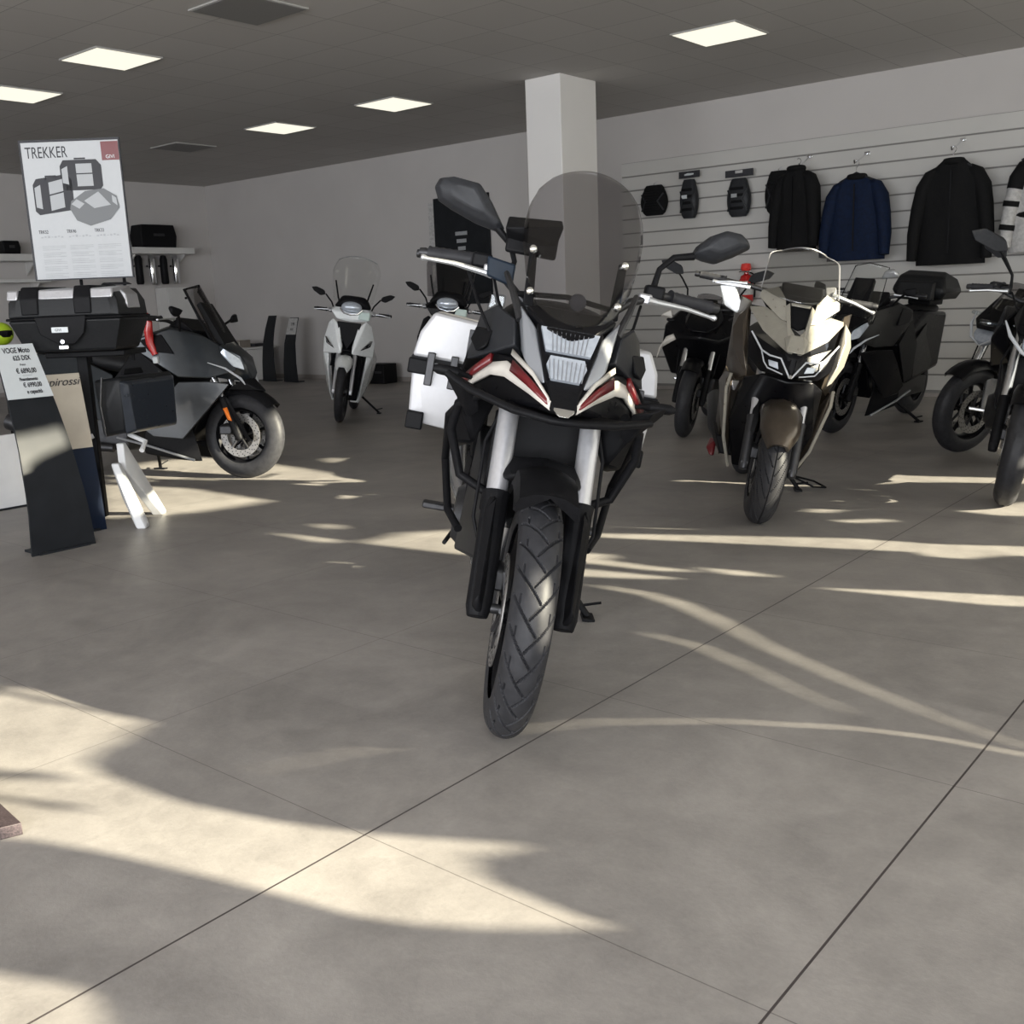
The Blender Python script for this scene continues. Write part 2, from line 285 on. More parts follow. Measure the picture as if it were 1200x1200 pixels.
# sunny-side storefront: posts, and an unseen mask added to shape the sun patches
SHADE_BARS=[[(2.471,1.706),(2.528,1.643),(2.564,1.602),(2.567,1.567),(2.529,1.588),(2.486,1.625),(2.433,1.688)],[(2.372,1.660),(2.417,1.596),(2.442,1.544),(2.448,1.500),(2.415,1.533),(2.397,1.587),(2.352,1.650)]]  # opaque bars added to throw thin shade lines across the sun patches
SUN_HOLES=[[(2.947,1.932),(2.951,1.825),(2.939,1.753),(2.925,1.632),(2.822,1.617),(2.711,1.609),(2.644,1.596),(2.602,1.558),(2.549,1.475),(2.545,1.427),(2.546,1.375),(2.570,1.311),(2.606,1.261),(2.654,1.205),(2.605,1.216),(2.571,1.226),(2.538,1.223),(2.492,1.204),(2.464,1.169),(2.438,1.137),(2.431,1.110),(2.413,1.116),(2.373,1.140),(2.329,1.173),(2.295,1.210),(2.282,1.241),(2.292,1.299),(2.297,1.361),(2.299,1.426),(2.289,1.476),(2.278,1.511),(2.222,1.588)],
[(1.863,1.418),(1.886,1.367),(1.900,1.335),(1.915,1.318),(1.897,1.301),(1.851,1.278),(1.791,1.251),(1.677,1.330)],
[(7.020,3.175),(7.504,3.078),(7.269,2.779),(6.974,2.536),(6.649,2.323),(6.520,2.452),(6.536,2.625),(6.526,2.848),(6.324,2.919)],
[(6.238,2.935),(6.259,2.711),(5.992,2.422),(5.838,2.429),(5.581,2.463),(5.386,2.532),(5.273,2.570)],
[(5.205,2.173),(5.205,2.149),(5.142,2.027),(5.079,2.049)],
[(5.131,1.994),(5.374,1.988),(5.527,1.918),(5.575,1.840),(5.067,1.732),(5.039,1.799)],
[(5.616,1.721),(5.695,1.588),(5.823,1.359),(5.796,1.244),(5.875,1.082),(5.694,1.071),(5.654,1.148),(5.544,1.190),(5.554,1.232),(5.621,1.254),(5.597,1.414),(5.570,1.568),(5.544,1.707)],
[(5.171,1.701),(5.229,1.623),(5.194,1.602),(5.119,1.606),(5.069,1.534),(5.034,1.455),(4.994,1.510),(5.037,1.600),(5.064,1.680)],
[(4.933,1.654),(4.938,1.582),(4.902,1.462),(4.843,1.519),(4.809,1.629)],
[(5.098,1.472),(5.092,1.413),(5.039,1.358),(5.013,1.413)],
[(4.908,1.298),(4.975,1.169),(5.017,1.031),(4.888,1.023),(4.849,1.105),(4.885,1.216)],
[(6.622,1.309),(6.766,1.256),(6.866,1.227),(7.106,1.156),(6.565,1.124),(6.524,1.225)],
[(7.513,1.903),(7.699,1.570),(7.648,1.442),(7.670,1.314),(7.692,1.192),(7.514,1.181),(7.452,1.395),(7.266,1.521),(7.130,1.580),(7.119,1.814),(7.292,1.858)],
[(6.953,1.820),(7.063,1.756),(7.014,1.736),(6.835,1.769)],
[(7.028,1.634),(7.102,1.576),(7.111,1.482),(7.015,1.416),(6.896,1.389),(6.761,1.391),(6.726,1.434),(6.880,1.409),(6.991,1.448),(7.001,1.549),(6.918,1.620)],
[(6.678,1.493),(6.886,1.437),(6.815,1.423),(6.623,1.463)],
[(6.393,1.495),(6.522,1.491),(6.568,1.436),(6.395,1.463)],
[(6.211,1.428),(6.313,1.364),(6.259,1.346),(6.169,1.398)],
[(4.759,2.255),(4.795,2.239),(4.755,2.217),(4.719,2.233)],
[(4.628,2.086),(4.679,2.054),(4.647,2.030),(4.586,2.055)],
[(4.693,1.929),(4.768,1.926),(4.739,1.901),(4.665,1.905)],
[(4.974,2.073),(4.976,2.027),(4.941,2.022),(4.932,2.053)],
[(5.448,2.165),(5.495,2.140),(5.425,2.109),(5.368,2.121)],
[(7.606,2.744),(7.707,2.731),(7.478,2.655),(7.425,2.671)],
[(4.709,1.540),(4.662,1.466),(4.572,1.409),(4.382,1.331),(4.164,1.256),(3.892,1.142),(3.691,1.052),(3.542,0.971),(3.533,0.970),(3.677,1.050),(3.869,1.140),(4.122,1.250),(4.322,1.323),(4.505,1.399),(4.615,1.458),(4.694,1.537)],  # this and the next two: thin slits imitating faint reflected streaks on the floor
[(4.161,1.381),(4.086,1.314),(3.956,1.252),(3.790,1.182),(3.639,1.114),(3.632,1.113),(3.774,1.180),(3.930,1.249),(4.063,1.311),(4.152,1.379)],
[(2.750,1.460),(2.955,1.421),(3.164,1.360),(3.351,1.289),(3.472,1.198),(3.537,1.102),(3.540,1.038),(3.499,0.968),(3.488,0.967),(3.528,1.037),(3.526,1.101),(3.463,1.196),(3.342,1.288),(3.157,1.358),(2.949,1.419),(2.747,1.459)],
[(2.973,1.808),(2.987,1.837),(3.007,1.814),(3.016,1.733),(3.005,1.633),(2.983,1.599),(2.963,1.599),(2.965,1.745)],
[(3.477,2.366),(3.490,2.372),(3.531,2.236),(3.522,2.198),(3.488,2.267)],
[(3.635,2.207),(3.642,2.166),(3.629,2.150),(3.620,2.168)],
[(3.541,2.775),(3.612,2.707),(3.628,2.656),(3.540,2.752)],
[(3.669,2.578),(3.680,2.572),(3.684,2.496),(3.668,2.494)],
[(6.211,2.099),(6.132,2.257),(6.219,2.371),(6.284,2.454),(6.360,2.567),(6.524,2.687),(6.605,2.700),(6.683,2.510),(6.679,2.427),(6.591,2.428),(6.568,2.277),(6.436,2.157),(6.316,2.096)],
[(6.480,2.873),(6.510,2.835),(6.514,2.654),(6.488,2.766)],
[(6.689,1.741),(6.722,1.930),(6.738,2.120),(6.749,2.084),(6.732,1.872),(6.707,1.712)],
[(5.812,1.652),(5.812,1.778),(5.846,1.903),(5.857,1.789),(5.837,1.582)],
[(6.763,3.049),(6.776,3.025),(6.771,2.829),(6.750,2.694),(6.707,2.631),(6.692,2.676),(6.729,2.731),(6.754,2.859)],
[(6.595,3.068),(6.607,3.046),(6.594,2.917),(6.587,2.958)],
[(4.435,2.997),(4.719,3.022),(4.724,2.925),(4.568,2.882),(4.498,2.849),(4.477,2.788),(4.515,2.652),(4.496,2.612),(4.449,2.642)],
[(4.670,2.387),(4.715,2.446),(4.771,2.448),(4.761,2.368)],
[(5.077,2.735),(5.134,2.702),(5.193,2.548),(5.111,2.514),(5.045,2.598)]]

def sun_mask():
    g=G(); ya,yb,za,zb=.9,Y1,.3,3.2; dz=.008; n=int((zb-za)/dz)
    for i in range(n):
        z=za+(i+.5)*dz; iv=[]
        def cuts(P):
            xs=[]
            for k in range(len(P)):
                (y1,z1),(y2,z2)=P[k],P[(k+1)%len(P)]
                if (z1>z)!=(z2>z): xs.append(y1+(z-z1)*(y2-y1)/(z2-z1))
            xs.sort(); return [(xs[j],xs[j+1]) for j in range(0,len(xs)-1,2)]
        for P in SUN_HOLES: iv+=cuts(P)
        for P in SHADE_BARS:
            for a,b in cuts(P):
                nv=[]
                for c,d in iv: nv+=[q for q in ((c,min(d,a)),(max(c,b),d)) if q[1]-q[0]>1e-4]
                iv=nv
        iv.sort(); c=ya
        for a,b in iv+[(yb,yb)]:
            if a>c: g.add([(X1,c,z-dz/2),(X1,a,z-dz/2),(X1,a,z+dz/2),(X1,c,z+dz/2)],[(0,1,2,3)])
            c=max(c,b)
    return g
fo=struct(sun_mask(),'sun_mask_1',M['sun_mask'],smooth=False)  # added out-of-view mask that cuts the sunlight into patches
struct(G().box((X1+.1,(.9+Y1)/2,.15),(.2,Y1-.9,.3)).box((X1+.1,(.9+Y1)/2,H-.03),(.2,Y1-.9,.06)).box((X1+.02,.85,H/2),(.12,.1,H)).box((X1+.02,Y0,H/2),(.12,.2,H)).box((X1+.1,(Y0+.85)/2,H-.1),(.2,.85-Y0,.2)).box((X1+.1,(Y0+.85)/2,.05),(.2,.85-Y0,.1)),'wall_right',M['alufr'])
struct(G().box(((X0+X1)/2,Y1-.006,.035),(X1-X0,.012,.07)),'baseboard_back',M['base'])
struct(G().box((X0+.006,(Y0+Y1)/2,.035),(.012,Y1-Y0-.03,.07)),'baseboard_left',M['base'])
struct(G().box((-6.455,8.72,H/2),(.43,.6,H)),'trim_1',M['wallw'],bevel=.006)   # square pillar
# slat wall: boards with grooves between
g=G()
zt=2.70
while zt>.12:
    g.box((-2.35,Y1-.024,zt-.0795),(9.7,.016,.149)); zt-=.165
sw=tag(g.build('slatwall_panel',M['slat'],bevel=.002),'white slatwall panel with horizontal grooves covering the back wall','wall panel')
G().box((-2.35,Y1-.012,1.37),(9.7,.008,2.66)).build('groove_shade_backing',M['gshade'],sw)
# ceiling lights and inlays
M['lamp']=mat('lamp_diffuser',(.05,.05,.05),.5,emit=(1.0,.965,.82),es=1.02)
M['lampoff']=mat('dark_diffuser',(.22,.215,.21),.6,var=.03)
M['lframe']=mat('lamp_frame',(.4,.39,.37),.5)
LP=[(-8.356,4.995,'square lit ceiling panel above the tall poster',1),(-10.21,5.08,'square lit ceiling panel at the left edge of the photo',1),(-8.346,8.26,'square lit ceiling panel nearest the white pillar',1),(-10.26,8.236,'square lit ceiling panel above the white scooter, farther from the pillar',1),(-4.439,8.238,'square lit ceiling panel above the hanging jackets',1),(-6.41,4.95,'unlit grey ceiling panel nearest the camera at the top edge',0),(-12.16,8.16,'unlit grey ceiling panel above the far shelf corner',0)]
for x,y,lb,on in LP:
    t=thing('ceiling_light',lb,'ceiling light',(x,y,H-.012),group='lit ceiling panels' if on else 'unlit ceiling panels')
    G().prism([(-.3,-.3),(.3,-.3),(.3,.3),(-.3,.3)],0,.011,'z').build('frame',M['lframe'],t)
    G().box((0,0,-.001),(.57,.57,.004)).build('diffuser',M['lamp'] if on else M['lampoff'],t)
# ---------------------------------------------------------------- shared motorcycle parts
def tire_mesh(Rr,w,nu=72,nv=20,tread=None,depth=.008,tm=118):
    hh=w*.60; rc=Rr-hh; g=G(); circ=2*PI*Rr; vs=[]
    for i in range(nu):
        u=i/nu*circ; al=2*PI*i/nu
        for j in range(nv+1):
            th=R(-tm+2*tm*j/nv); y=w/2*math.sin(th)*(1 if abs(th)<PI/2 else 1); r=rc+hh*math.cos(th)
            if tread:
                v=th/R(72); d=tread(u,v,circ) if abs(v)<1.0 else 0
                if d: r-=d*depth*math.cos(th*.8); y-=d*depth*math.sin(th)*.8
            if abs(th)>R(96): r=max(r,rc-hh*.42)
            vs.append((math.cos(al)*r,y,math.sin(al)*r))
    fs=[]
    for i in range(nu):
        i2=(i+1)%nu
        for j in range(nv): fs.append((i*(nv+1)+j,i*(nv+1)+j+1,i2*(nv+1)+j+1,i2*(nv+1)+j))
    g.add(vs,fs); return g,rc-hh*.4
def near(a,p,wd):
    d=(a/p)%1.0; d=min(d,1-d)*p; return max(0,min(1,(wd-d)/.0018)) if d<wd else 0
def tread_adv(u,v,circ):
    n=26; p=circ/n
    d=0
    if v>-.18: d=max(d,near(u-1.15*p*(v+.18),p,.0048))
    if v<.18: d=max(d,near(u+p*.5+1.15*p*(v-.18),p,.0048))
    if .55<v<.62 : d=max(d,.9 if ((u/p+.15)%1)<.45 else 0)
    if -.62<v<-.55: d=max(d,.9 if ((u/p+.65)%1)<.45 else 0)
    return d
def tread_street(u,v,circ):
    n=22; p=circ/n; a=abs(v)
    d=near(u-2.6*p*a**1.25+(0 if v>0 else p*.5),p,.0032) if .06<a<.95 else 0
    return max(d,.8 if a<.018 else 0)
def wheel(root,name,cx,Rr,w,spokes=5,disc=(1,-1),dr=.15,mrim='black',tread=None,cz=None,holes=True,hires=0,dual=False):
    cz=Rr if cz is None else cz
    tm,ri=tire_mesh(Rr,w,nu=1200 if hires else 72,nv=72 if hires else 18,tread=tread)
    g=G(); hw=w*.36
    g.lathe([(ri-.022,-hw*.6),(ri-.006,-hw),(ri+.012,-hw),(ri+.012,-hw+.008),(ri-.004,-hw*.7),(ri-.012,0),(ri-.004,hw*.7),(ri+.012,hw-.008),(ri+.012,hw),(ri-.006,hw),(ri-.022,hw*.6),(ri-.028,0),(ri-.022,-hw*.6)],(0,0,0),seg=48)
    g.lathe([(0,-.05),(.035,-.05),(.038,-.02),(.03,0),(.038,.02),(.035,.05),(0,.05)],(0,0,0),seg=20)
    for k in range(spokes):
        for dd in ((-.09,.09) if dual else (0,)):
            a=2*PI*k/spokes+.3; b=a+dd*2
            p0=Vector((math.cos(a)*.025,0,math.sin(a)*.025)); p1=Vector((math.cos(b)*(ri-.018),0,math.sin(b)*(ri-.018)))
            g.tube([p0,(p0+p1)/2,p1],[.017,.012,.013],6)
    r=g.build(name,M[mrim],root); r.location=(cx,0,cz)
    t=tm.build('tire',M['rub'],r,ang=50 if not hires else 28)
    for s in disc:
        g=G(); n=36; y=s*(.062)
        g.lathe([(dr*.68,y-.002),(dr,y-.002),(dr,y+.002),(dr*.68,y+.002),(dr*.68,y-.002)],(0,0,0),seg=48)
        d=g.build('brake_disc',M['disc'],r)
        if holes:
            g=G()
            for k in range(20):
                a=2*PI*k/20
                for q in (.76,.86,.94):
                    aa=a+q*1.2; g.lathe([(0,y-.0026),(.0042,y-.0026),(.0042,y+.0026),(0,y+.0026)],(math.cos(aa)*dr*q,0,math.sin(aa)*dr*q),seg=8)
            g.build('disc_holes',M['matte'],r)
        g=G()
        for k in range(5):
            a=2*PI*k/5; g.tube([(math.cos(a)*.03,y*.8,math.sin(a)*.03),(math.cos(a+.25)*dr*.7,y,math.sin(a+.25)*dr*.7)],.009,6)
        g.build('disc_carrier',M['dsteel'],r)
    return r
def fork(root,cx,cz,hx,hz,y,rl,ru,ml,mu,split=.45):
    for s in (-1,1):
        a=Vector((cx,s*y,cz)); b=Vector((hx,s*y,hz)); m=a.lerp(b,split)
        o=G().tube([m.lerp(a,.06),b],ru,16).build('fork_tube',M[mu],root)
        g=G().tube([a-(b-a).normalized()*.03,a,m-(b-a).normalized()*.03,m],[rl*.8,rl,rl*1.05,rl*1.15],14)
        g.box(a+Vector((0,0,-.005)),(.04,rl*1.5,.045)); g.build('fork_leg',M[ml],root,bevel=.003)
def caliper(root,x,z,y,m='dsteel'):
    G().hull([(x+a,y+b,z+c_) for a in(-.045,.045) for b in(-.03,.03) for c_ in(-.03,.03)]+[(x,y,z+.055)]).build('brake_caliper',M[m],root,bevel=.008)
def lever(root,p0,p1,m='lever',r=.010):
    p0,p1=Vector(p0),Vector(p1); mid=p0.lerp(p1,.55)+Vector((.015,0,.004))
    G().tube([p0,p0.lerp(p1,.12),mid,p0.lerp(p1,.93),p1,p1+(p1-p0).normalized()*.006],[r*1.6,r*1.15,r*.85,r*.7,r*1.15,r*.9],10,flat=.7).build('lever',M[m],root)
def grip(root,p0,p1,r=.018,m='rub'):
    p0,p1=Vector(p0),Vector(p1); pts=[p0.lerp(p1,i/14) for i in range(15)]
    o=G().tube(pts,[r*1.25]+[r*(1.06 if i%2 else .98) for i in range(13)]+[r*1.1],16).build('grip',M[m],root)
    d=(p1-p0).normalized(); G().tube([p1,p1+d*.012,p1+d*.028],[.013,.016,.014],12).build('bar_end',M['dsteel'],root)
def exhaust(root,pts,r,m='dsteel'):
    G().tube(pts,r,18).build('exhaust',M[m],root)
def stand_side(root,p0,p1):
    p0,p1=Vector(p0),Vector(p1); g=G().tube([p0,p1+Vector((0,0,.01))],.012,10); g.hull([p1+Vector((a*.045,b*.022,h)) for a in(-1,1) for b in(-1,1) for h in(.0,.012)])
    g.tube([p0.lerp(p1,.82),p0.lerp(p1,.82)+Vector((.02,.075,.03))],.005,8); g.build('side_stand',M['matte'],root)
def mirror_head(root,out,x,th,m='char',glassm='chrome'):
    # outline in y,z ; shell bulges forward
    cy=sum(p[0] for p in out)/len(out); cz=sum(p[1] for p in out)/len(out); rings=[]
    for k,(sc_,dx) in enumerate(((1,0),(1.0,th*.3),(.86,th*.75),(.5,th))): rings.append([Vector((x+dx,cy+(a-cy)*sc_,cz+(b-cz)*sc_+ (0 if k<2 else .004*k))) for a,b in out])
    o=G().loft(rings).build('mirror',M[m],root,bevel=.006,ang=30)
    G().prism([(cy+(a-cy)*.9,cz+(b-cz)*.9) for a,b in out],x-.002,x-.006,'x').build('mirror_glass',M[glassm],o)
    return o
def ribbon(name,m,parent,pts,th=.004,off=(0,0,0)):
    # pts: list of (top, bottom) 3D pairs -> strip with thickness
    g=G(); vs=[];o=Vector(off)
    for a,b in pts: vs+=[Vector(a)+o,Vector(b)+o]
    g.add(vs,[(2*i,2*i+1,2*i+3,2*i+2) for i in range(len(pts)-1)])
    return g.build(name,m,parent,solid=th,ang=60)
def screen(root,name,fn,nu,nv,m,th=.004):
    return G().grid(fn,nu,nv).build(name,m,root,solid=th,ang=80)
def bike_root(name,label,cat,contact,yaw,lean,xc,group=None):
    a=R(yaw); o=thing(name,label,cat,(contact[0]-math.cos(a)*xc,contact[1]-math.sin(a)*xc,0),(-lean,0,yaw),group); return o
# ---------------------------------------------------------------- the adventure motorcycle in front
def adventure():
    t=bike_root('adventure_motorcycle','large black adventure motorcycle with smoked windscreen and aluminium side cases, nearest the camera','motorcycle',(-1.75,2.0),-48.5,12.5,.75)
    f=wheel(t,'front_wheel',.75,.335,.115,spokes=10,dr=.155,mrim='black',tread=tread_adv,hires=1)
    wheel(t,'rear_wheel',-.76,.33,.16,spokes=10,disc=(-1,),dr=.12,holes=False)
    fork(t,.75,.335,.455,.97,.118,.036,.030,'matte','alu',.46)
    # fork guards
    for s in(-1,1):
        hull('fork_guard',M['matte'],[(.79,s*.138,.34),(.81,s*.125,.37),(.69,s*.145,.60),(.71,s*.12,.64),(.72,s*.11,.31),(.70,s*.138,.40),(.65,s*.14,.62),(.78,s*.105,.31)],t,.01)
        caliper(t,.66,.40,s*.085)
        G().tube([(.5,s*.12,.9),(.52,s*.17,.75),(.62,s*.17,.55),(.64,s*.12,.42)],.005,8).build('brake_hose',M['matte'],t)
    G().lathe([(0,-.15),(.014,-.15),(.014,.15),(0,.15)],(.75,0,.335),seg=14).build('axle',M['dsteel'],t)
    # front fender
    rings=[]
    for k in range(10):
        a=R(64+k*9.5); rr=.385; 
        rings.append([Vector((.75+math.cos(a)*(rr+dz),y,.335+math.sin(a)*(rr+dz))) for y,dz in ((-.085,-.045),(-.075,-.005),(-.04,.012),(0,.018),(.04,.012),(.075,-.005),(.085,-.045),(.075,-.05),(.0,.008),(-.075,-.05))])
    G().loft(rings).build('front_fender',M['matte'],t,ang=50)
    hull('fender_bridge',M['matte'],[(.60,-.12,.66),(.60,.12,.66),(.55,-.12,.72),(.55,.12,.72),(.66,-.10,.68),(.66,.10,.68),(.6,0,.745),(.68,0,.725)],t,.012)
    # triple clamp, steering stem
    g=G().hull([(.42,-.15,.93),(.42,.15,.93),(.52,-.15,.90),(.52,.15,.90),(.42,-.15,.98),(.42,.15,.98),(.5,-.1,.97),(.5,.1,.97)]); g.build('triple_clamp',M['dsteel'],t,bevel=.008)
    # beak / nose
    hull('beak',M['matte'],[(.86,0,.888),(.84,-.03,.895),(.84,.03,.895),(.84,.03,.905),(.84,-.03,.905),(.73,-.048,.965),(.73,.048,.965),(.70,-.07,.88),(.70,.07,.88),(.6,-.1,.87),(.6,.1,.87),(.62,-.08,.95),(.62,.08,.95)],t,.008)
    for s in(-1,1):
        hull('nose_side',M['black'],[(.80,s*.03,.915),(.66,s*.065,.985),(.60,s*.125,1.00),(.50,s*.185,1.0),(.42,s*.255,.93),(.46,s*.235,.86),(.62,s*.15,.875),(.78,s*.03,.885),(.4,s*.1,.9),(.55,s*.03,.97)],t,.006)
        # decals: cream chevrons with red inlay
        def P(x,y,z): return (x,s*y,z)
        ribbon('white_stripe',M['cream'],t,[(P(.815,.032,.916),P(.822,.030,.893)),(P(.70,.085,.948),P(.72,.085,.918)),(P(.60,.150,.985),P(.61,.152,.943)),(P(.54,.185,.972),P(.545,.190,.938)),(P(.47,.232,.925),P(.475,.236,.898)),(P(.43,.262,.89),P(.45,.25,.862))],.010)
        ribbon('white_stripe',M['cream'],t,[(P(.80,.040,.925),P(.815,.036,.913)),(P(.70,.082,.975),P(.715,.082,.961)),(P(.59,.140,1.018),P(.60,.142,1.002))],.010)
        ribbon('red_stripe',M['red'],t,[(P(.800,.044,.921),P(.812,.04,.906)),(P(.71,.092,.960),P(.715,.094,.938)),(P(.635,.136,.992),P(.645,.14,.962))],.011)
        ribbon('red_stripe',M['red'],t,[(P(.535,.194,.995),P(.545,.196,.972)),(P(.47,.237,.945),P(.475,.242,.92)),(P(.43,.268,.905),P(.44,.268,.878))],.011)
        hull('headlight_surround',M['grey'],[(.735,s*.05,.948),(.715,s*.075,.955),(.70,s*.066,1.0),(.61,s*.092,1.09),(.56,s*.135,1.13),(.50,s*.15,1.15),(.60,s*.125,1.07),(.66,s*.11,1.0),(.62,s*.08,.97),(.52,s*.12,1.02)],t,.005)
        hull('side_fairing',M['char'],[(.60,s*.14,1.03),(.56,s*.15,1.10),(.42,s*.20,1.13),(.30,s*.24,1.10),(.28,s*.26,.98),(.40,s*.262,.96),(.52,s*.19,1.0),(.30,s*.1,1.05),(.5,s*.1,1.0)],t,.006)
        hull('tank_shroud',M['matte'],[(.44,s*.275,.93),(.42,s*.27,.85),(.30,s*.26,.70),(.12,s*.24,.66),(.0,s*.22,.78),(.0,s*.23,.95),(.2,s*.26,1.0),(.40,s*.20,.72),(.36,s*.14,.9),(.1,s*.12,.9)],t,.010)
        hull('air_duct',M['matte'],[(.50,s*.215,1.01),(.48,s*.24,.99),(.40,s*.262,1.02),(.38,s*.25,1.06),(.47,s*.2,1.06),(.40,s*.18,1.0)],t,.006)
    # headlight
    hull('headlight_shell',M['black'],[(.74,-.05,.955),(.74,.05,.955),(.62,-.092,1.10),(.62,.092,1.10),(.5,-.09,1.0),(.5,.09,1.0),(.6,0,.93),(.70,.06,.94),(.70,-.06,.94)],t,.004)
    for nm,zs in (('upper',((.632,.080,1.092),(.672,.064,1.044),(.680,.060,1.034))),('lower',((.688,.046,1.022),(.706,.054,1.0),(.738,.038,.965)))):
        out=[(x,y,z) for x,y,z in zs]+[(x,-y,z) for x,y,z in zs[::-1]]
        cx=sum(p[0] for p in out)/6
        g=G(); n=Vector((.78,0,.55)).normalized()
        g.add([Vector(p)+n*.006 for p in out]+[Vector(p)-n*.01 for p in out],[tuple(range(6)),tuple(range(11,5,-1))]+[(i,(i+1)%6,6+(i+1)%6,6+i) for i in range(6)])
        h=g.build('headlight',M['refl'],t,smooth=False)
        # vertical ribs of the reflector
        g=G()
        for k in range(9):
            y=-.05+k*.0125; k0=Vector(zs[0]);k1=Vector(zs[-1]); k0.y=y;k1.y=y*.85
            g.tube([k0.lerp(k1,.16)+n*.008,k1+n*.008],.0014,5)
        g.build('reflector_ribs',M['grey'],h)
    hull('badge',M['brass'],[(.862,-.012,.885),(.862,.012,.885),(.85,-.028,.900),(.85,.028,.900),(.842,-.028,.906),(.842,.028,.906)],t,.002)
    # windscreen
    W=[(0,.022),(.07,.075),(.16,.118),(.32,.150),(.5,.168),(.62,.172),(.74,.166),(.86,.148),(.95,.120),(1,.092)]
    def hw(v):
        for (a,b),(c,d) in zip(W,W[1:]):
            if v<=c: q=(v-a)/(c-a); return b+(d-b)*(q*q*(3-2*q)*.4+q*.6)
        return .03
    def sf(u,v):
        s=2*u-1; z=1.085+v*.455; x=.625-.26*v**1.15-.10*s*s*(hw(v)/.17)**2; return (x,.010+s*hw(v),z-.02*s*s*v**6)
    screen(t,'windscreen',sf,24,30,M['tint'],.004)
    hull('screen_base',M['black'],[(.665,0,1.068),(.645,-.07,1.090),(.645,.07,1.090),(.57,-.13,1.14),(.57,.13,1.14),(.5,-.1,1.05),(.5,.1,1.05),(.61,0,1.105),(.55,-.10,1.15),(.55,.10,1.15)],t,.008)
    for s in(-1,1):
        hull('screen_bracket',M['matte'],[(.515,s*.105,1.14),(.515,s*.135,1.14),(.455,s*.118,1.30),(.455,s*.14,1.30),(.43,s*.118,1.30),(.49,s*.11,1.14)],t,.004)
        for x,z,yy in ((.545,1.18,.122),(.475,1.295,.13)): G().ell((x,s*yy,z),(.010,.012,.012),14,8).build('bolt',M['brass'],t)
        G().tube([(.56,s*.135,1.10),(.50,s*.165,1.17),(.40,s*.19,1.22)],[.012,.010,.008],8).build('fairing_stay',M['dsteel'],t)
    # dash behind the screen
    g=G().box((.33,-.13,1.325),(.02,.15,.09),(0,-12,0)); g.build('dashboard',M['matte'],t,bevel=.008)
    hull('dash_visor',M['matte'],[(.38,-.215,1.345),(.38,-.05,1.375),(.28,-.21,1.385),(.28,-.05,1.40),(.31,-.20,1.30),(.36,-.06,1.32)],t,.004)
    hull('dash_mount',M['char'],[(.42,-.09,1.08),(.42,.10,1.08),(.36,-.10,1.15),(.36,.10,1.14),(.3,-.10,1.06),(.3,.10,1.06)],t,.01)
    # handlebar
    G().tube([(.20,-.46,1.235),(.245,-.30,1.243),(.31,-.19,1.205),(.33,-.10,1.13),(.33,.10,1.13),(.30,.19,1.205),(.22,.30,1.243),(.16,.47,1.238)],.0125,14).build('handlebar',M['dsteel'],t)
    grip(t,(.255,-.285,1.245),(.225,-.425,1.240),.021); grip(t,(.215,.32,1.243),(.165,.46,1.238),.019)
    lever(t,(.30,-.23,1.212),(.335,-.435,1.222),r=.012); lever(t,(.275,.245,1.222),(.235,.462,1.206),r=.012)
    for s,x in((-1,.29),(1,.26)):
        G().hull([(x+a,s*(.235+b),1.225+c_) for a in(-.015,.022) for b in(-.02,.022) for c_ in(-.018,.014)]).build('lever_clamp',M['alu'],t,bevel=.006)
        G().hull([(x-.02+a,s*(.265+b),1.25+c_) for a in(-.02,.025) for b in(-.03,.03) for c_ in(-.025,.018)]).build('switch_gear',M['matte'],t,bevel=.008)
    G().hull([(.33,-.245,1.205),(.33,-.165,1.185),(.33,-.165,1.25),(.33,-.25,1.262),(.27,-.245,1.205),(.27,-.165,1.185),(.27,-.165,1.25),(.27,-.25,1.262)]).build('brake_reservoir',M['navy'],t,bevel=.006)
    G().box((.24,-.20,1.13),(.05,.05,.06)).build('clutch_reservoir',M['lens'],t,bevel=.006)
    for pts in (((.29,-.22,1.2),(.40,-.20,1.14),(.45,-.15,1.06),(.42,-.1,.98)),((.26,.23,1.2),(.40,.2,1.13),(.46,.14,1.03),(.42,.08,.97)),((.30,-.3,1.21),(.42,-.26,1.13),(.47,-.19,1.02),(.4,-.1,.96))):
        G().tube(pts,.0045,8).build('cable',M['matte'],t)
    for s in(-1,1): G().tube([(.30,s*.045,1.08),(.30,s*.045,1.15)],.02,10).build('bar_riser',M['dsteel'],t)
    G().lathe([(0,-.012),(.024,-.012),(.026,.0),(.024,.012),(0,.012)],(.36,.03,1.175),'x',20).build('power_socket',M['dsteel'],t)
    G().tube([(.34,-.15,1.17),(.36,0,1.185),(.34,.15,1.17)],.008,8).build('cable',M['matte'],t)
    # mirrors
    m=mirror_head(t,[(-.436,1.425),(-.425,1.452),(-.39,1.462),(-.305,1.456),(-.262,1.41),(-.215,1.345),(-.232,1.333),(-.30,1.345),(-.38,1.372),(-.42,1.39)],.28,.06)
    G().tube([(.30,-.245,1.352),(.30,-.19,1.305),(.285,-.17,1.26),(.28,-.178,1.215)],[.012,.009,.008,.009],10).build('mirror_stem',M['matte'],t)
    m=mirror_head(t,[(.362,1.376),(.375,1.408),(.41,1.445),(.452,1.468),(.505,1.466),(.535,1.445),(.538,1.43),(.49,1.395),(.44,1.366),(.40,1.368)],.17,.06)
    G().tube([(.19,.372,1.378),(.20,.31,1.362),(.21,.272,1.32),(.22,.262,1.25)],[.012,.010,.009,.011],10).build('mirror_stem',M['matte'],t)
    # crash bars
    G().tube([(.60,-.305,.925),(.645,-.235,.895),(.74,-.12,.872),(.79,-.02,.866),(.78,.06,.868),(.72,.15,.872),(.60,.265,.885)],.0135,14,flat=.8).build('light_bar',M['matte'],t)
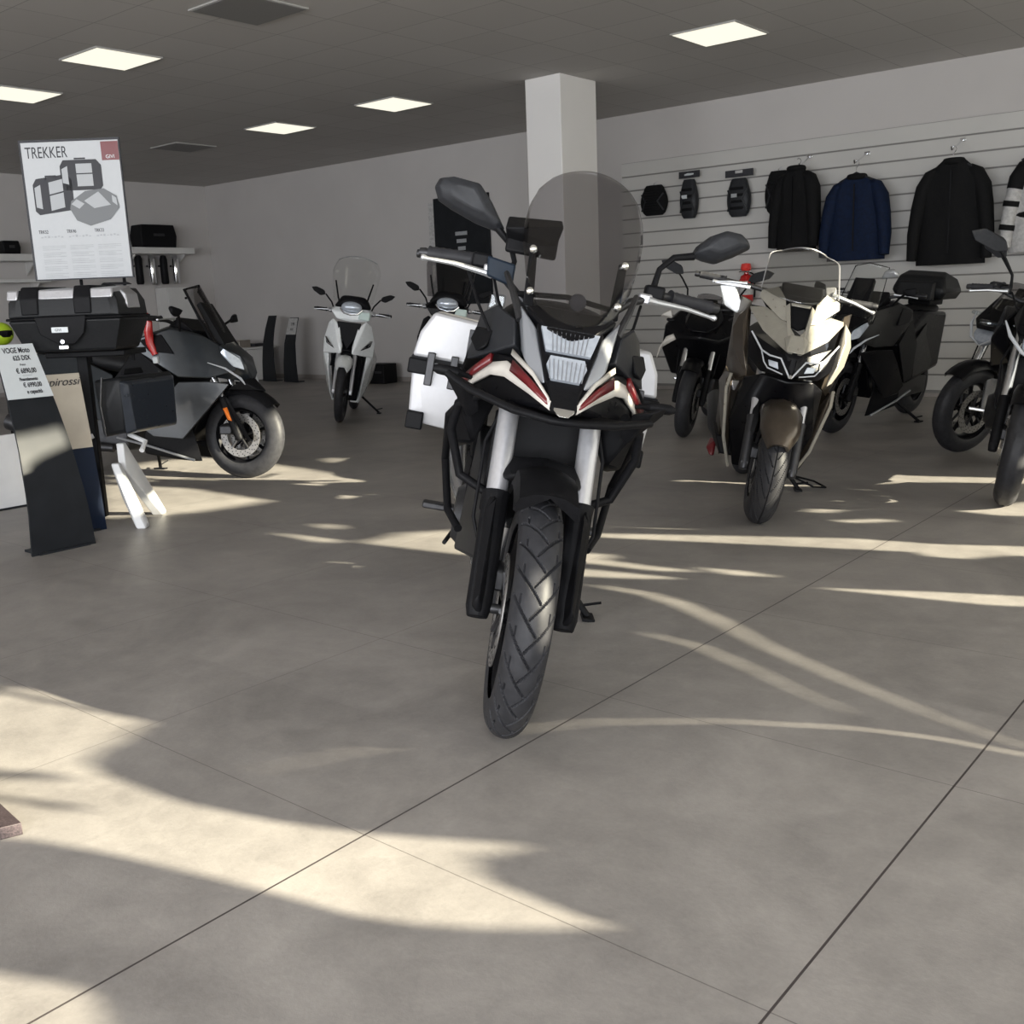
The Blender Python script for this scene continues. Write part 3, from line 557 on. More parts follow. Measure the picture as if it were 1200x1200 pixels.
    hull('bar_plate',M['matte'],[(.66,-.2,.885),(.76,-.09,.873),(.80,0,.868),(.76,.09,.873),(.66,.2,.885),(.62,-.2,.875),(.62,.2,.875),(.6,0,.86)],t,.004)
    for s in(-1,1):
        G().tube([(.56,s*.20,.885),(.50,s*.262,.84),(.46,s*.272,.76),(.44,s*.225,.63),(.48,s*.145,.60),(.40,s*.12,.585)],.0135,14).build('crash_bar',M['matte'],t)
        G().tube([(.50,s*.235,.87),(.30,s*.285,.78),(.12,s*.275,.62),(.25,s*.24,.48),(.36,s*.2,.45)],.0125,14).build('crash_bar',M['matte'],t)
        hull('bar_wing',M['matte'],[(.58,s*.31,.935),(.60,s*.27,.915),(.52,s*.20,.83),(.50,s*.23,.80),(.55,s*.31,.91),(.56,s*.22,.90)],t,.005)
        # indicators
        G().tube([(.47,s*.235,.915),(.48,s*.26,.92),(.49,s*.28,.922),(.495,s*.335,.925),(.495,s*.35,.925)],[.007,.008,.016,.015,.008],12).build('indicator',M['matte'],t)
    # radiator, engine, frame
    g=G().box((.40,0,.68),(.05,.30,.30)); g.build('radiator',M['matte'],t,bevel=.006)
    hull('engine',M['dsteel'],[(.32,-.14,.55),(.32,.14,.55),(.34,-.12,.35),(.34,.12,.35),(-.25,-.17,.30),(-.25,.17,.30),(-.28,-.16,.55),(-.28,.16,.55),(.1,-.18,.75),(.1,.18,.75),(.15,-.2,.33),(.15,.2,.33)],t,.015)
    for s in(-1,1):
        G().lathe([(0,s*.17),(.10,s*.17),(.105,s*.19),(.085,s*.215),(0,s*.22)],(-.02,0,.42),seg=28).build('engine_cover',M['dsteel'],t)
        G().tube([(.30,s*.16,.97),(.05,s*.19,.86),(-.25,s*.17,.62),(-.32,s*.13,.45),(-.45,s*.11,.36),(-.76,s*.12,.33)],[.03,.028,.026,.03,.026,.02],10).build('frame_tube',M['matte'],t)
    G().tube([(.36,-.05,.62),(.46,-.06,.5),(.40,-.08,.32),(.2,-.09,.22),(-.15,-.1,.22),(-.35,-.14,.32),(-.5,-.20,.45),(-.95,-.24,.62)],[.024,.024,.024,.024,.026,.03,.055,.055],16).build('exhaust',M['steel'],t)
    G().tube([(.36,.05,.62),(.46,.06,.5),(.40,.08,.32),(.2,.09,.22)],.024,14).build('header_pipe',M['steel'],t)
    hull('bash_plate',M['dsteel'],[(.42,-.11,.42),(.42,.11,.42),(.40,-.12,.22),(.40,.12,.22),(-.1,-.12,.17),(-.1,.12,.17),(-.12,-.12,.22),(-.12,.12,.22),(.34,.11,.44),(.34,-.11,.44)],t,.008)
    loftx([(.36,1.02,.10,.06),(.26,1.07,.19,.10),(.10,1.06,.20,.12),(-.05,.99,.16,.11),(-.14,.93,.11,.08)]).build('fuel_tank',M['black'],t,sub=1)
    loftx([(-.08,.93,.10,.03),(-.2,.90,.14,.045),(-.4,.90,.16,.05),(-.46,.95,.15,.05),(-.85,.97,.13,.045),(-.92,.97,.08,.02)]).build('seat',M['seat'],t,sub=1)
    hull('tail',M['matte'],[(-.4,-.12,.85),(-.4,.12,.85),(-1.0,-.07,.93),(-1.0,.07,.93),(-.95,-.06,.82),(-.95,.06,.82),(-.4,-.1,.72),(-.4,.1,.72)],t,.01)
    hull('rear_fender',M['matte'],[(-.85,-.09,.80),(-.85,.09,.80),(-1.1,-.08,.55),(-1.1,.08,.55),(-1.08,-.08,.52),(-1.08,.08,.52),(-.8,-.09,.74),(-.8,.09,.74)],t,.008)
    hull('tail_light',M['redlens'],[(-1.0,-.05,.92),(-1.0,.05,.92),(-1.02,-.05,.89),(-1.02,.05,.89),(-.98,0,.87),(-.98,-.03,.93),(-.98,.03,.93)],t,.004)
    # side cases
    for s in(-1,1):
        def P(x,y,z): return (x,s*y,z)
        o=hull('side_case',M['casealu'],[P(x,y,z) for x in(-.36,-.84) for y,z in((.235,.645),(.435,.66),(.452,.885),(.225,.885))]+[P(-.34,.27,.72),P(-.34,.40,.72)],t,.010)
        hull('lid',M['casealu'],[P(x,y,z) for x in(-.355,-.845) for y,z in((.222,.895),(.455,.895),(.440,.985),(.400,1.062),(.225,1.052))],o,.012)
        G().hull([P(x,y,z) for x in(-.352,-.848) for y,z in((.22,.884),(.458,.884),(.458,.896),(.22,.896))]).build('seal',M['matte'],o)
        for yy in(.25,.43):
            hull('corner_guard',M['matte'],[P(-.335+a,yy+b,.87+c_) for a in(-.05,0) for b in(-.035,.035) for c_ in(-.035,.02)],o,.006)
        hull('corner_guard',M['matte'],[P(-.33+a,.43+b,.665+c_) for a in(-.06,0) for b in(-.05,.012) for c_ in(-.03,.035)],o,.006)
        for yy in (.30,.385):
            hull('latch',M['dsteel'],[P(-.338+a,yy+b,.86+c_) for a in(0,.016) for b in(-.014,.014) for c_ in(-.06,.06)],o,.004)
        hull('lid_strap',M['dsteel'],[P(-.345+a,.255+b,.975+c_) for a in(0,.01) for b in(-.01,.01) for c_ in(-.05,.05)],o,.003)
        for xx in(-.45,-.72): G().tube([P(xx,.2,.80),P(xx,.245,.80)],.012,8).build('case_mount',M['dsteel'],o)
        G().tube([P(-.36,.20,.62),P(-.36,.225,.80),P(-.85,.225,.80),P(-.85,.2,.62),P(-.60,.16,.58),P(-.36,.2,.62)],.009,8).build('case_rack',M['matte'],t)
        # foot pegs
        hull('foot_peg',M['dsteel'],[P(-.30+a,.21+b,.375+c_) for a in(-.028,.028) for b in(0,.12) for c_ in(-.012,.012)],t,.006)
        hull('peg_bracket',M['steel'],[P(-.30+a,.16+b,.36+c_) for a in(-.05,.04) for b in(0,.05) for c_ in(-.02,.045)]+[P(-.26,.17,.50)],t,.006)
        hull('heel_plate',M['matte'],[P(-.36,.18,.42),P(-.36,.20,.42),P(-.30,.19,.60),P(-.22,.18,.58),P(-.22,.19,.45),P(-.3,.2,.6)],t,.004)
    G().tube([(-.26,-.19,.33),(-.14,-.22,.30),(-.06,-.23,.30)],.008,8).build('brake_pedal',M['matte'],t)
    G().tube([(-.2,.19,.32),(-.08,.22,.31),(-.06,.27,.31)],.007,8).build('gear_lever',M['steel'],t)
    stand_side(t,(-.26,.13,.30),(-.188,.335,.074))
    # chain side
    G().tube([(-.24,.11,.40),(-.76,.11,.385)],.008,6).tube([(-.24,.11,.32),(-.76,.11,.27)],.008,6).build('chain',M['dsteel'],t)
    return t
adventure()
# ---------------------------------------------------------------- silver sport touring scooter
def silver_scooter():
    t=bike_root('touring_scooter','bronze and silver sport touring scooter with clear screen, right of the adventure bike','motorcycle',(-2.32,4.69),-60,12,.75)
    def P(x,y,z): return (x,y,z)
    wheel(t,'front_wheel',.75,.285,.148,spokes=6,dr=.14,mrim='dsteel',tread=tread_street,hires=1)
    wheel(t,'rear_wheel',-.72,.28,.15,spokes=6,disc=(-1,),holes=False,dr=.12)
    fork(t,.75,.285,.50,.80,.12,.026,.022,'dsteel','alu',.45)
    caliper(t,.66,.34,-.085)
    # fender
    rings=[]
    for k in range(15):
        a=R(28+k*8.5); rr=.325; w_=.098-.05*max(0,(3-k)/3)**1.5-.01*max(0,k-10)/4
        rings.append([Vector((.75+math.cos(a)*(rr+dz),y*w_,.285+math.sin(a)*(rr+dz))) for y,dz in ((-1,-.06),(-.93,-.015),(-.6,.014),(0,.026),(.6,.014),(.93,-.015),(1,-.06),(.92,-.06),(.5,.0),(-.5,.0),(-.92,-.06))])
    G().loft(rings).build('front_fender',M['bronze'],t,ang=60)
    for s in(-1,1):
        def Q(x,y,z): return (x,s*y,z)
        hull('fork_cover',M['matte'],[Q(.72,.11,.36),Q(.70,.15,.40),Q(.60,.15,.60),Q(.60,.10,.62),Q(.70,.09,.50),Q(.56,.12,.62)],t,.008)
        # front cowl wings
        hull('nose_wing',M['pearl'],[Q(.79,.012,.845),Q(.74,.05,.87),Q(.62,.165,.945),(.50,s*.235,1.03),Q(.44,.24,1.05),Q(.50,.16,1.06),Q(.62,.05,1.00),Q(.70,.012,.95),Q(.5,.1,.98)],t,.006)
        hull('cheek_fairing',M['cheek' if s>0 else 'bronze'],[Q(.47,.245,1.045),Q(.45,.285,1.0),Q(.44,.305,.93),Q(.50,.285,.83),Q(.62,.225,.74),Q(.66,.195,.72),Q(.62,.235,.83),Q(.54,.26,.95),Q(.40,.24,.9),Q(.38,.25,1.02)],t,.005)  # only the sunny side gets the sunlit copy
        hull('screen_pillar',M['pearl'],[Q(.62,.055,1.0),Q(.60,.09,1.01),Q(.46,.205,1.10),Q(.44,.20,1.14),Q(.50,.12,1.17),Q(.54,.08,1.12),Q(.5,.08,1.06)],t,.005)
        hull('duct_rib',M['pearl'],[Q(.70,.03,.94),Q(.70,.045,.935),Q(.56,.075,1.08),Q(.56,.055,1.10),Q(.54,.06,1.05),Q(.66,.028,.93)],t,.004)
        # headlights
        hull('headlight',M['black'],[Q(.80,.008,.835),Q(.815,.012,.75),Q(.74,.15,.80),Q(.62,.22,.93),Q(.60,.225,.90),Q(.66,.205,.80),Q(.72,.14,.745),Q(.62,.1,.85),Q(.55,.2,.85)],t,.006)
        G().tube([Q(.818,.004,.745),Q(.785,.06,.83),Q(.775,.115,.835),Q(.735,.155,.852),Q(.64,.215,.93)],.0045,8).build('light_strip',M['drl'],t)
        G().tube([Q(.812,.04,.757),Q(.785,.115,.775),Q(.755,.135,.80),Q(.735,.155,.848)],.0035,8).build('light_strip',M['drl'],t)
        hull('reflector',M['refl'],[Q(.79,.06,.775),Q(.775,.11,.785),Q(.76,.12,.815),Q(.785,.07,.81),Q(.75,.07,.79)],t,.003)
        # dark side shield between cheek and body
        hull('side_shield',M['bronze'],[Q(.44,.235,1.08),Q(.30,.29,1.10),Q(.20,.30,1.0),Q(.28,.29,.72),Q(.46,.235,.66),Q(.56,.19,.70),Q(.44,.26,.93),Q(.3,.2,.8),Q(.3,.22,1.0)],t,.008)
        hull('leg_shield',M['bronze'],[Q(.46,.28,.66),Q(.48,.255,.70),Q(.40,.225,.36),Q(.32,.17,.20),Q(.26,.16,.19),Q(.28,.25,.40),Q(.28,.31,.64),Q(.34,.29,.70),Q(.22,.2,.3),Q(.24,.25,.6)],t,.008)
        G().tube([Q(.50,.262,.70),Q(.47,.27,.62),Q(.41,.228,.36),Q(.33,.165,.19)],.009,8,flat=.6).build('leg_shield_trim',M['pearl'],t)
        hull('body_side',M['bronze'],[Q(.28,.30,.66),Q(.24,.22,.22),Q(-.35,.24,.30),Q(-.72,.2,.62),Q(-.85,.14,.82),Q(-.3,.24,.78),Q(.1,.26,.62),Q(.0,.16,.5),Q(-.4,.1,.5)],t,.012)
        hull('floorboard',M['matte'],[Q(.26,.1,.34),Q(.26,.26,.34),Q(-.2,.1,.34),Q(-.2,.27,.36),Q(-.2,.25,.26),Q(.26,.22,.24),Q(.26,.1,.24),Q(-.2,.1,.24)],t,.01)
        G().tube([Q(.10,.25,.99),Q(-.1,.3,.95)],.01,6).build('turn_signal_stalk',M['matte'],t)
    hull('lower_cowl',M['black'],[(.70,-.13,.74),(.70,.13,.74),(.74,0,.72),(.56,-.20,.70),(.56,.20,.70),(.44,-.22,.45),(.44,.22,.45),(.34,-.15,.2),(.34,.15,.2),(.3,-.2,.6),(.3,.2,.6)],t,.01)
    hull('centre_panel',M['matte'],[(.795,-.02,.842),(.795,.02,.842),(.812,0,.752),(.78,-.05,.86),(.78,.05,.86),(.73,-.03,.83),(.73,.03,.83)],t,.004)
    hull('chin',M['pearl'],[(.785,-.045,.865),(.785,.045,.865),(.72,-.03,.95),(.72,.03,.95),(.70,-.06,.93),(.70,.06,.93),(.74,0,.9),(.7,0,.87)],t,.005)
    hull('duct',M['matte'],[(.62,-.055,1.0),(.62,.055,1.0),(.54,-.10,1.10),(.54,.10,1.10),(.50,-.1,1.14),(.50,.1,1.14),(.46,-.1,1.0),(.46,.1,1.0),(.66,0,.965)],t,.008)
    hull('duct_lip',M['pearl'],[(.57,-.045,1.085),(.57,.045,1.085),(.56,-.05,1.10),(.56,.05,1.10),(.54,-.05,1.08),(.54,.05,1.08)],t,.003)
    hull('emblem',M['chrome'],[(.822,-.012,.75),(.822,.012,.75),(.826,0,.742),(.815,0,.765),(.80,0,.75)],t,.002)
    def sf(u,v):
        s=2*u-1; w_=.195*(1-.10*v)*(1-max(0,v-.78)**2*7); z=1.10+v*.28; return (.585-.19*v-.11*s*s,s*w_-.01,z-.02*s*s*(v**4)*1.2+.05*s*s*(1-v))
    sc_=screen(t,'windscreen',sf,24,18,M['csmoke'],.004)
    rim=[sf(0,k/16) for k in range(17)]+[sf(k/20,1) for k in range(1,21)]+[sf(1,1-k/16) for k in range(1,17)]
    G().tube(rim,.003,6).build('screen_edge',M['alu'],sc_)
    hull('screen_visor',M['matte'],[(.48,-.10,1.13),(.48,.11,1.13),(.38,-.10,1.20),(.38,.11,1.20),(.34,-.10,1.12),(.34,.11,1.12),(.44,-.10,1.17),(.44,.11,1.17)],t,.01)
    hull('handlebar_cover',M['matte'],[(.40,-.16,1.13),(.40,.16,1.13),(.22,-.2,1.12),(.22,.2,1.12),(.3,-.14,1.04),(.3,.14,1.04),(.34,-.1,1.18),(.34,.1,1.18)],t,.015)
    G().tube([(.28,-.50,1.165),(.29,-.25,1.15),(.31,0,1.12),(.29,.22,1.15),(.26,.40,1.155)],.013,12).build('handlebar',M['dsteel'],t)
    grip(t,(.285,-.38,1.16),(.28,-.52,1.165)); grip(t,(.28,.27,1.152),(.26,.385,1.155))
    lever(t,(.34,.165,1.175),(.345,.385,1.12),r=.014); lever(t,(.32,-.27,1.16),(.31,-.44,1.142),r=.010)
    hull('lever_perch',M['alu'],[(.36,.13,1.16),(.36,.19,1.15),(.33,.12,1.21),(.33,.18,1.22),(.30,.13,1.15),(.30,.19,1.15)],t,.008)
    hull('fluid_reservoir',M['white'],[(.31,-.41,1.13),(.31,-.33,1.14),(.31,-.37,1.03),(.32,-.29,1.0),(.32,-.26,1.03),(.28,-.40,1.13),(.28,-.33,1.14),(.28,-.29,1.0)],t,.008)
    G().box((.30,-.35,1.142),(.03,.20,.018)).build('reservoir_lid',M['alu'],t,bevel=.003)
    loftx([(.1,.70,.12,.06),(0,.80,.18,.10),(-.2,.82,.2,.10),(-.45,.86,.20,.09),(-.8,.92,.13,.06),(-.95,.95,.06,.03)]).build('seat',M['seat'],t,sub=1)
    hull('tail',M['bronze'],[(-.5,-.18,.74),(-.5,.18,.74),(-1.0,-.08,.88),(-1.0,.08,.88),(-.98,-.06,.8),(-.98,.06,.8),(-.5,-.15,.55),(-.5,.15,.55)],t,.012)
    hull('engine',M['dsteel'],[(-.1,-.12,.22),(-.1,.12,.22),(-.72,-.15,.22),(-.72,.15,.22),(-.72,-.15,.36),(-.72,.15,.36),(-.1,-.14,.45),(-.1,.14,.45)],t,.015)
    exhaust(t,[(-.2,-.15,.25),(-.4,-.2,.25),(-.5,-.22,.30),(-.95,-.24,.42)],[.03,.035,.06,.065])
    hull('reflector_disc',M['red'],[(-.55,-.23,.1),(-.6,-.26,.14),(-.7,-.24,.2),(-.6,-.2,.2),(-.55,-.2,.1),(-.68,-.2,.1)],t,.01)
    hull('key_light',M['alu'],[(.36,-.23,.63),(.36,-.20,.66),(.42,-.22,.60),(.42,-.25,.66),(.40,-.26,.62)],t,.006)
    stand_side(t,(-.12,.12,.24),(-.10,.289,.061))
    G().tube([(-.12,.22,.14),(-.04,.36,.11),(-.11,.44,.11),(-.19,.38,.12)],.006,8,closed=True).build('stand_loop',M['matte'],t)
    return t
silver_scooter()
# ---------------------------------------------------------------- big grey scooter at the left, seen from its right side
def side_scooter(name,label,contact,yaw,lean,mb,ml,xtra=True):
    t=bike_root(name,label,'scooter',contact,yaw,lean,.75)
    wheel(t,'front_wheel',.75,.30,.125,spokes=7,dr=.15,mrim='black')
    wheel(t,'rear_wheel',-.74,.28,.15,spokes=7,disc=(-1,),dr=.13,holes=False)
    fork(t,.76,.30,.56,.78,.105,.030,.022,'matte','steel',.55)
    caliper(t,.665,.34,-.088); caliper(t,.665,.34,.088)
    for s in(-1,1):
        def Q(x,y,z): return (x,s*y,z)
        hull('fork_cover',M['matte'],[Q(.83,.10,.25),Q(.86,.115,.27),Q(.70,.12,.56),Q(.62,.12,.60),Q(.66,.09,.58),Q(.74,.10,.40)],t,.008)
        if xtra: hull('side_reflector',M['orange'],[Q(.735,.135,.40),Q(.70,.135,.41),Q(.70,.135,.50),Q(.665,.135,.49),Q(.705,.152,.45),Q(.722,.150,.42),Q(.685,.151,.48)],t,.003)
        # upper fairing: long wedge running from dash to headlight
        hull('upper_fairing',M[mb],[Q(.30,.16,1.06),Q(.36,.24,1.04),Q(.14,.28,.98),Q(.08,.27,.90),Q(.42,.27,.70),Q(.62,.21,.69),Q(.78,.12,.74),Q(.76,.08,.86),Q(.56,.16,.99),Q(.70,.16,.80),Q(.3,.1,.9),Q(.2,.15,.95)],t,.012)
        hull('leg_shield',M[ml],[Q(.60,.20,.68),Q(.42,.27,.68),Q(.30,.28,.56),Q(.12,.28,.36),Q(.20,.27,.30),Q(.42,.25,.28),Q(.50,.19,.40),Q(.58,.15,.58),Q(.74,.13,.66),Q(.35,.15,.4),Q(.5,.1,.6)],t,.010)
        hull('side_insert',M['matte'],[Q(.30,.255,1.0),Q(.14,.285,.96),Q(.22,.292,.88),Q(.40,.272,.86),Q(.3,.2,.9),Q(.2,.2,.95)],t,.005)
        hull('mid_panel',M['matte'],[Q(.10,.27,.92),Q(.36,.285,.72),Q(.14,.285,.38),Q(-.05,.27,.40),Q(-.1,.26,.7),Q(.1,.2,.6),Q(0,.2,.8)],t,.012)
        hull('headlight',M['lens' if 0 else 'refl'],[Q(.80,.05,.80),Q(.79,.09,.83),Q(.70,.155,.90),Q(.68,.165,.87),Q(.76,.13,.77),Q(.82,.06,.74),Q(.7,.1,.8)],t,.006)
        G().tube([Q(.62,.225,.80),Q(.72,.17,.76),Q(.80,.11,.69),Q(.82,.09,.65)],[.004,.010,.013,.006],8,flat=.7).build('light_strip',M['drl'],t)
        hull('belly_pan',M['matte'],[Q(.46,.15,.18),Q(.50,.14,.12),Q(.44,.17,.40),Q(.1,.24,.22),Q(.1,.22,.18),Q(.12,.25,.34),Q(.3,.15,.14),Q(.2,.1,.3)],t,.008)
        G().tube([Q(-.1,.25,.30),Q(.15,.25,.24),Q(.45,.17,.135)],.009,8).build('belly_rail',M['grey'],t)
        hull('tail_side',M[mb],[Q(-.1,.24,.74),Q(-.1,.25,.40),Q(-.55,.22,.45),Q(-.95,.13,.78),Q(-1.0,.08,.92),Q(-.4,.20,.86),Q(-.3,.1,.6),Q(-.8,.05,.8)],t,.015)
        hull('mirror',M['matte'],[Q(.50,.34,1.10),Q(.52,.30,1.15),Q(.50,.42,1.17),Q(.50,.44,1.11),Q(.46,.35,1.10),Q(.46,.42,1.17)],t,.015)
        G().tube([Q(.42,.22,1.02),Q(.46,.28,1.08),Q(.49,.34,1.12)],.009,8).build('mirror_stem',M['matte'],t)
    hull('beak',M['matte'],[(.93,0,.60),(.90,-.05,.61),(.90,.05,.61),(.80,-.11,.68),(.80,.11,.68),(.84,0,.70),(.70,-.12,.62),(.70,.12,.62)],t,.008)
    hull('nose',M[mb],[(.84,-.06,.73),(.84,.06,.73),(.80,-.08,.84),(.80,.08,.84),(.66,-.15,.92),(.66,.15,.92),(.84,0,.66),(.70,0,.95),(.6,-.1,.7),(.6,.1,.7)],t,.012)
    hull('inner_fender',M['black'],[(.60,-.12,.66),(.60,.12,.66),(.44,-.13,.50),(.44,.13,.50),(.40,-.13,.26),(.40,.13,.26),(.30,-.1,.3),(.30,.1,.3),(.4,-.1,.6),(.4,.1,.6)],t,.01)
    rings=[]
    for k in range(12):
        a=R(40+k*10); rr=.325
        rings.append([Vector((.75+math.cos(a)*(rr+dz),y,.30+math.sin(a)*(rr+dz))) for y,dz in ((-.075,-.04),(-.06,0),(0,.016),(.06,0),(.075,-.04),(.06,-.01),(0,.004),(-.06,-.01))])
    G().loft(rings).build('front_fender',M['matte'],t,ang=60)
    def sf(u,v):
        s=2*u-1; return (.70-.25*v-.06*s*s,s*((.12 if xtra else .17)-.03*v**2),.88+.455*v-.03*s*s*v)
    scn=screen(t,'windscreen',sf,14,14,M['tint'] if xtra else M['clear'],.006)
    G().tube([sf(0,0),sf(0,.5),sf(0,1),sf(.5,1),sf(1,1),sf(1,.5),sf(1,0)],.010 if xtra else .004,8).build('screen_frame',M['matte'],scn)
    G().hull([(.70,-.1,.90),(.70,.1,.90),(.50,-.08,1.22),(.50,.08,1.22),(.47,-.08,1.20),(.47,.08,1.20),(.62,-.1,.92),(.62,.1,.92)]).build('screen_support',M['matte'],t,bevel=.006)
    hull('dashboard',M['matte'],[(.48,-.15,1.02),(.48,.15,1.02),(.36,-.16,1.12),(.36,.16,1.12),(.26,-.14,1.04),(.26,.14,1.04),(.4,-.1,.9),(.4,.1,.9)],t,.012)
    G().tube([(.28,-.38,1.10),(.32,-.22,1.09),(.36,0,1.04),(.32,.22,1.09),(.28,.38,1.10)],.013,12).build('handlebar',M['dsteel'],t)
    for s in(-1,1):
        grip(t,(.305,s*.26,1.10),(.275,s*.39,1.10)); lever(t,(.37,s*.2,1.10),(.36,s*.38,1.085),r=.009)
    loftx([(.12,.72,.14,.06),(.0,.80,.19,.07),(-.3,.83,.20,.07),(-.42,.90,.17,.07),(-.8,.94,.15,.05),(-.95,.95,.07,.03)]).build('seat',M['seat'],t,sub=1)
    hull('engine',M['dsteel'],[(-.1,-.12,.2),(-.1,.12,.2),(-.74,-.14,.22),(-.74,.14,.22),(-.74,-.14,.36),(-.74,.14,.36),(-.1,-.14,.45),(-.1,.14,.45)],t,.015)
    exhaust(t,[(-.2,-.15,.22),(-.4,-.2,.24),(-.5,-.22,.28),(-.98,-.24,.42)],[.03,.035,.06,.065])
    hull('tail_light',M['redlens'],[(-1.0,-.06,.90),(-1.0,.06,.90),(-1.02,0,.88),(-.96,-.08,.86),(-.96,.08,.86),(-.96,0,.93)],t,.004)
    g=G()
    for s in(-1,1): g.tube([(-.02,s*.10,.24),(-.12,s*.17,.02-s*.0)],.012,8)
    stand_side(t,(-.05,.14,.22),(-.16,.34,.34*math.tan(R(lean))))
    return t
M['grey2']=mat('mid_grey_metallic',(.05,.053,.057),.34,metal=.5,coat=.4,var=.06)
M['mint']=mat('pale_mint_plastic',(.55,.66,.62),.35,coat=.3)
s1=side_scooter('maxi_scooter','dark grey maxi scooter seen from the side behind the case display stand',(-5.99,4.27),25,5,'dgrey','grey2')
s2=side_scooter('maxi_scooter','black maxi scooter with rounded top case parked behind the silver one',(-3.28,7.98),-93,6,'black','black',False)
hull('under_seat_body',M['black'],[(.2,-.22,.7),(.2,.22,.7),(-.1,-.22,.35),(-.1,.22,.35),(-.8,-.2,.45),(-.8,.2,.45),(-.9,-.18,.92),(-.9,.18,.92),(-.4,-.2,.95),(-.4,.2,.95)],s2,.03)
tc=hull('top_case',M['caser'],[(-.62,-.20,1.03),(-.62,.20,1.03),(-.60,-.24,1.10),(-.60,.24,1.10),(-.64,-.2,1.22),(-.64,.2,1.22),(-.76,-.16,1.27),(-.76,.16,1.27),(-1.0,-.20,1.2),(-1.0,.20,1.2),(-1.06,-.23,1.10),(-1.06,.23,1.10),(-1.02,-.2,1.03),(-1.02,.2,1.03)],s2,.03,seg=3)
G().box((-.82,0,1.0),(.30,.2,.05)).build('top_case_rack',M['matte'],s2,bevel=.01)
hull('bright_mirror',M['lever'],[(.44,.10,1.21),(.44,.24,1.24),(.46,.12,1.27),(.46,.22,1.29),(.40,.10,1.22),(.40,.24,1.26),(.42,.17,1.31)],s2,.015)
hull('backrest',M['seat'],[(-.52,-.16,1.02),(-.52,.16,1.02),(-.56,-.16,1.18),(-.56,.16,1.18),(-.60,-.16,1.18),(-.60,.16,1.18),(-.60,-.16,1.02),(-.60,.16,1.02)],s2,.02)
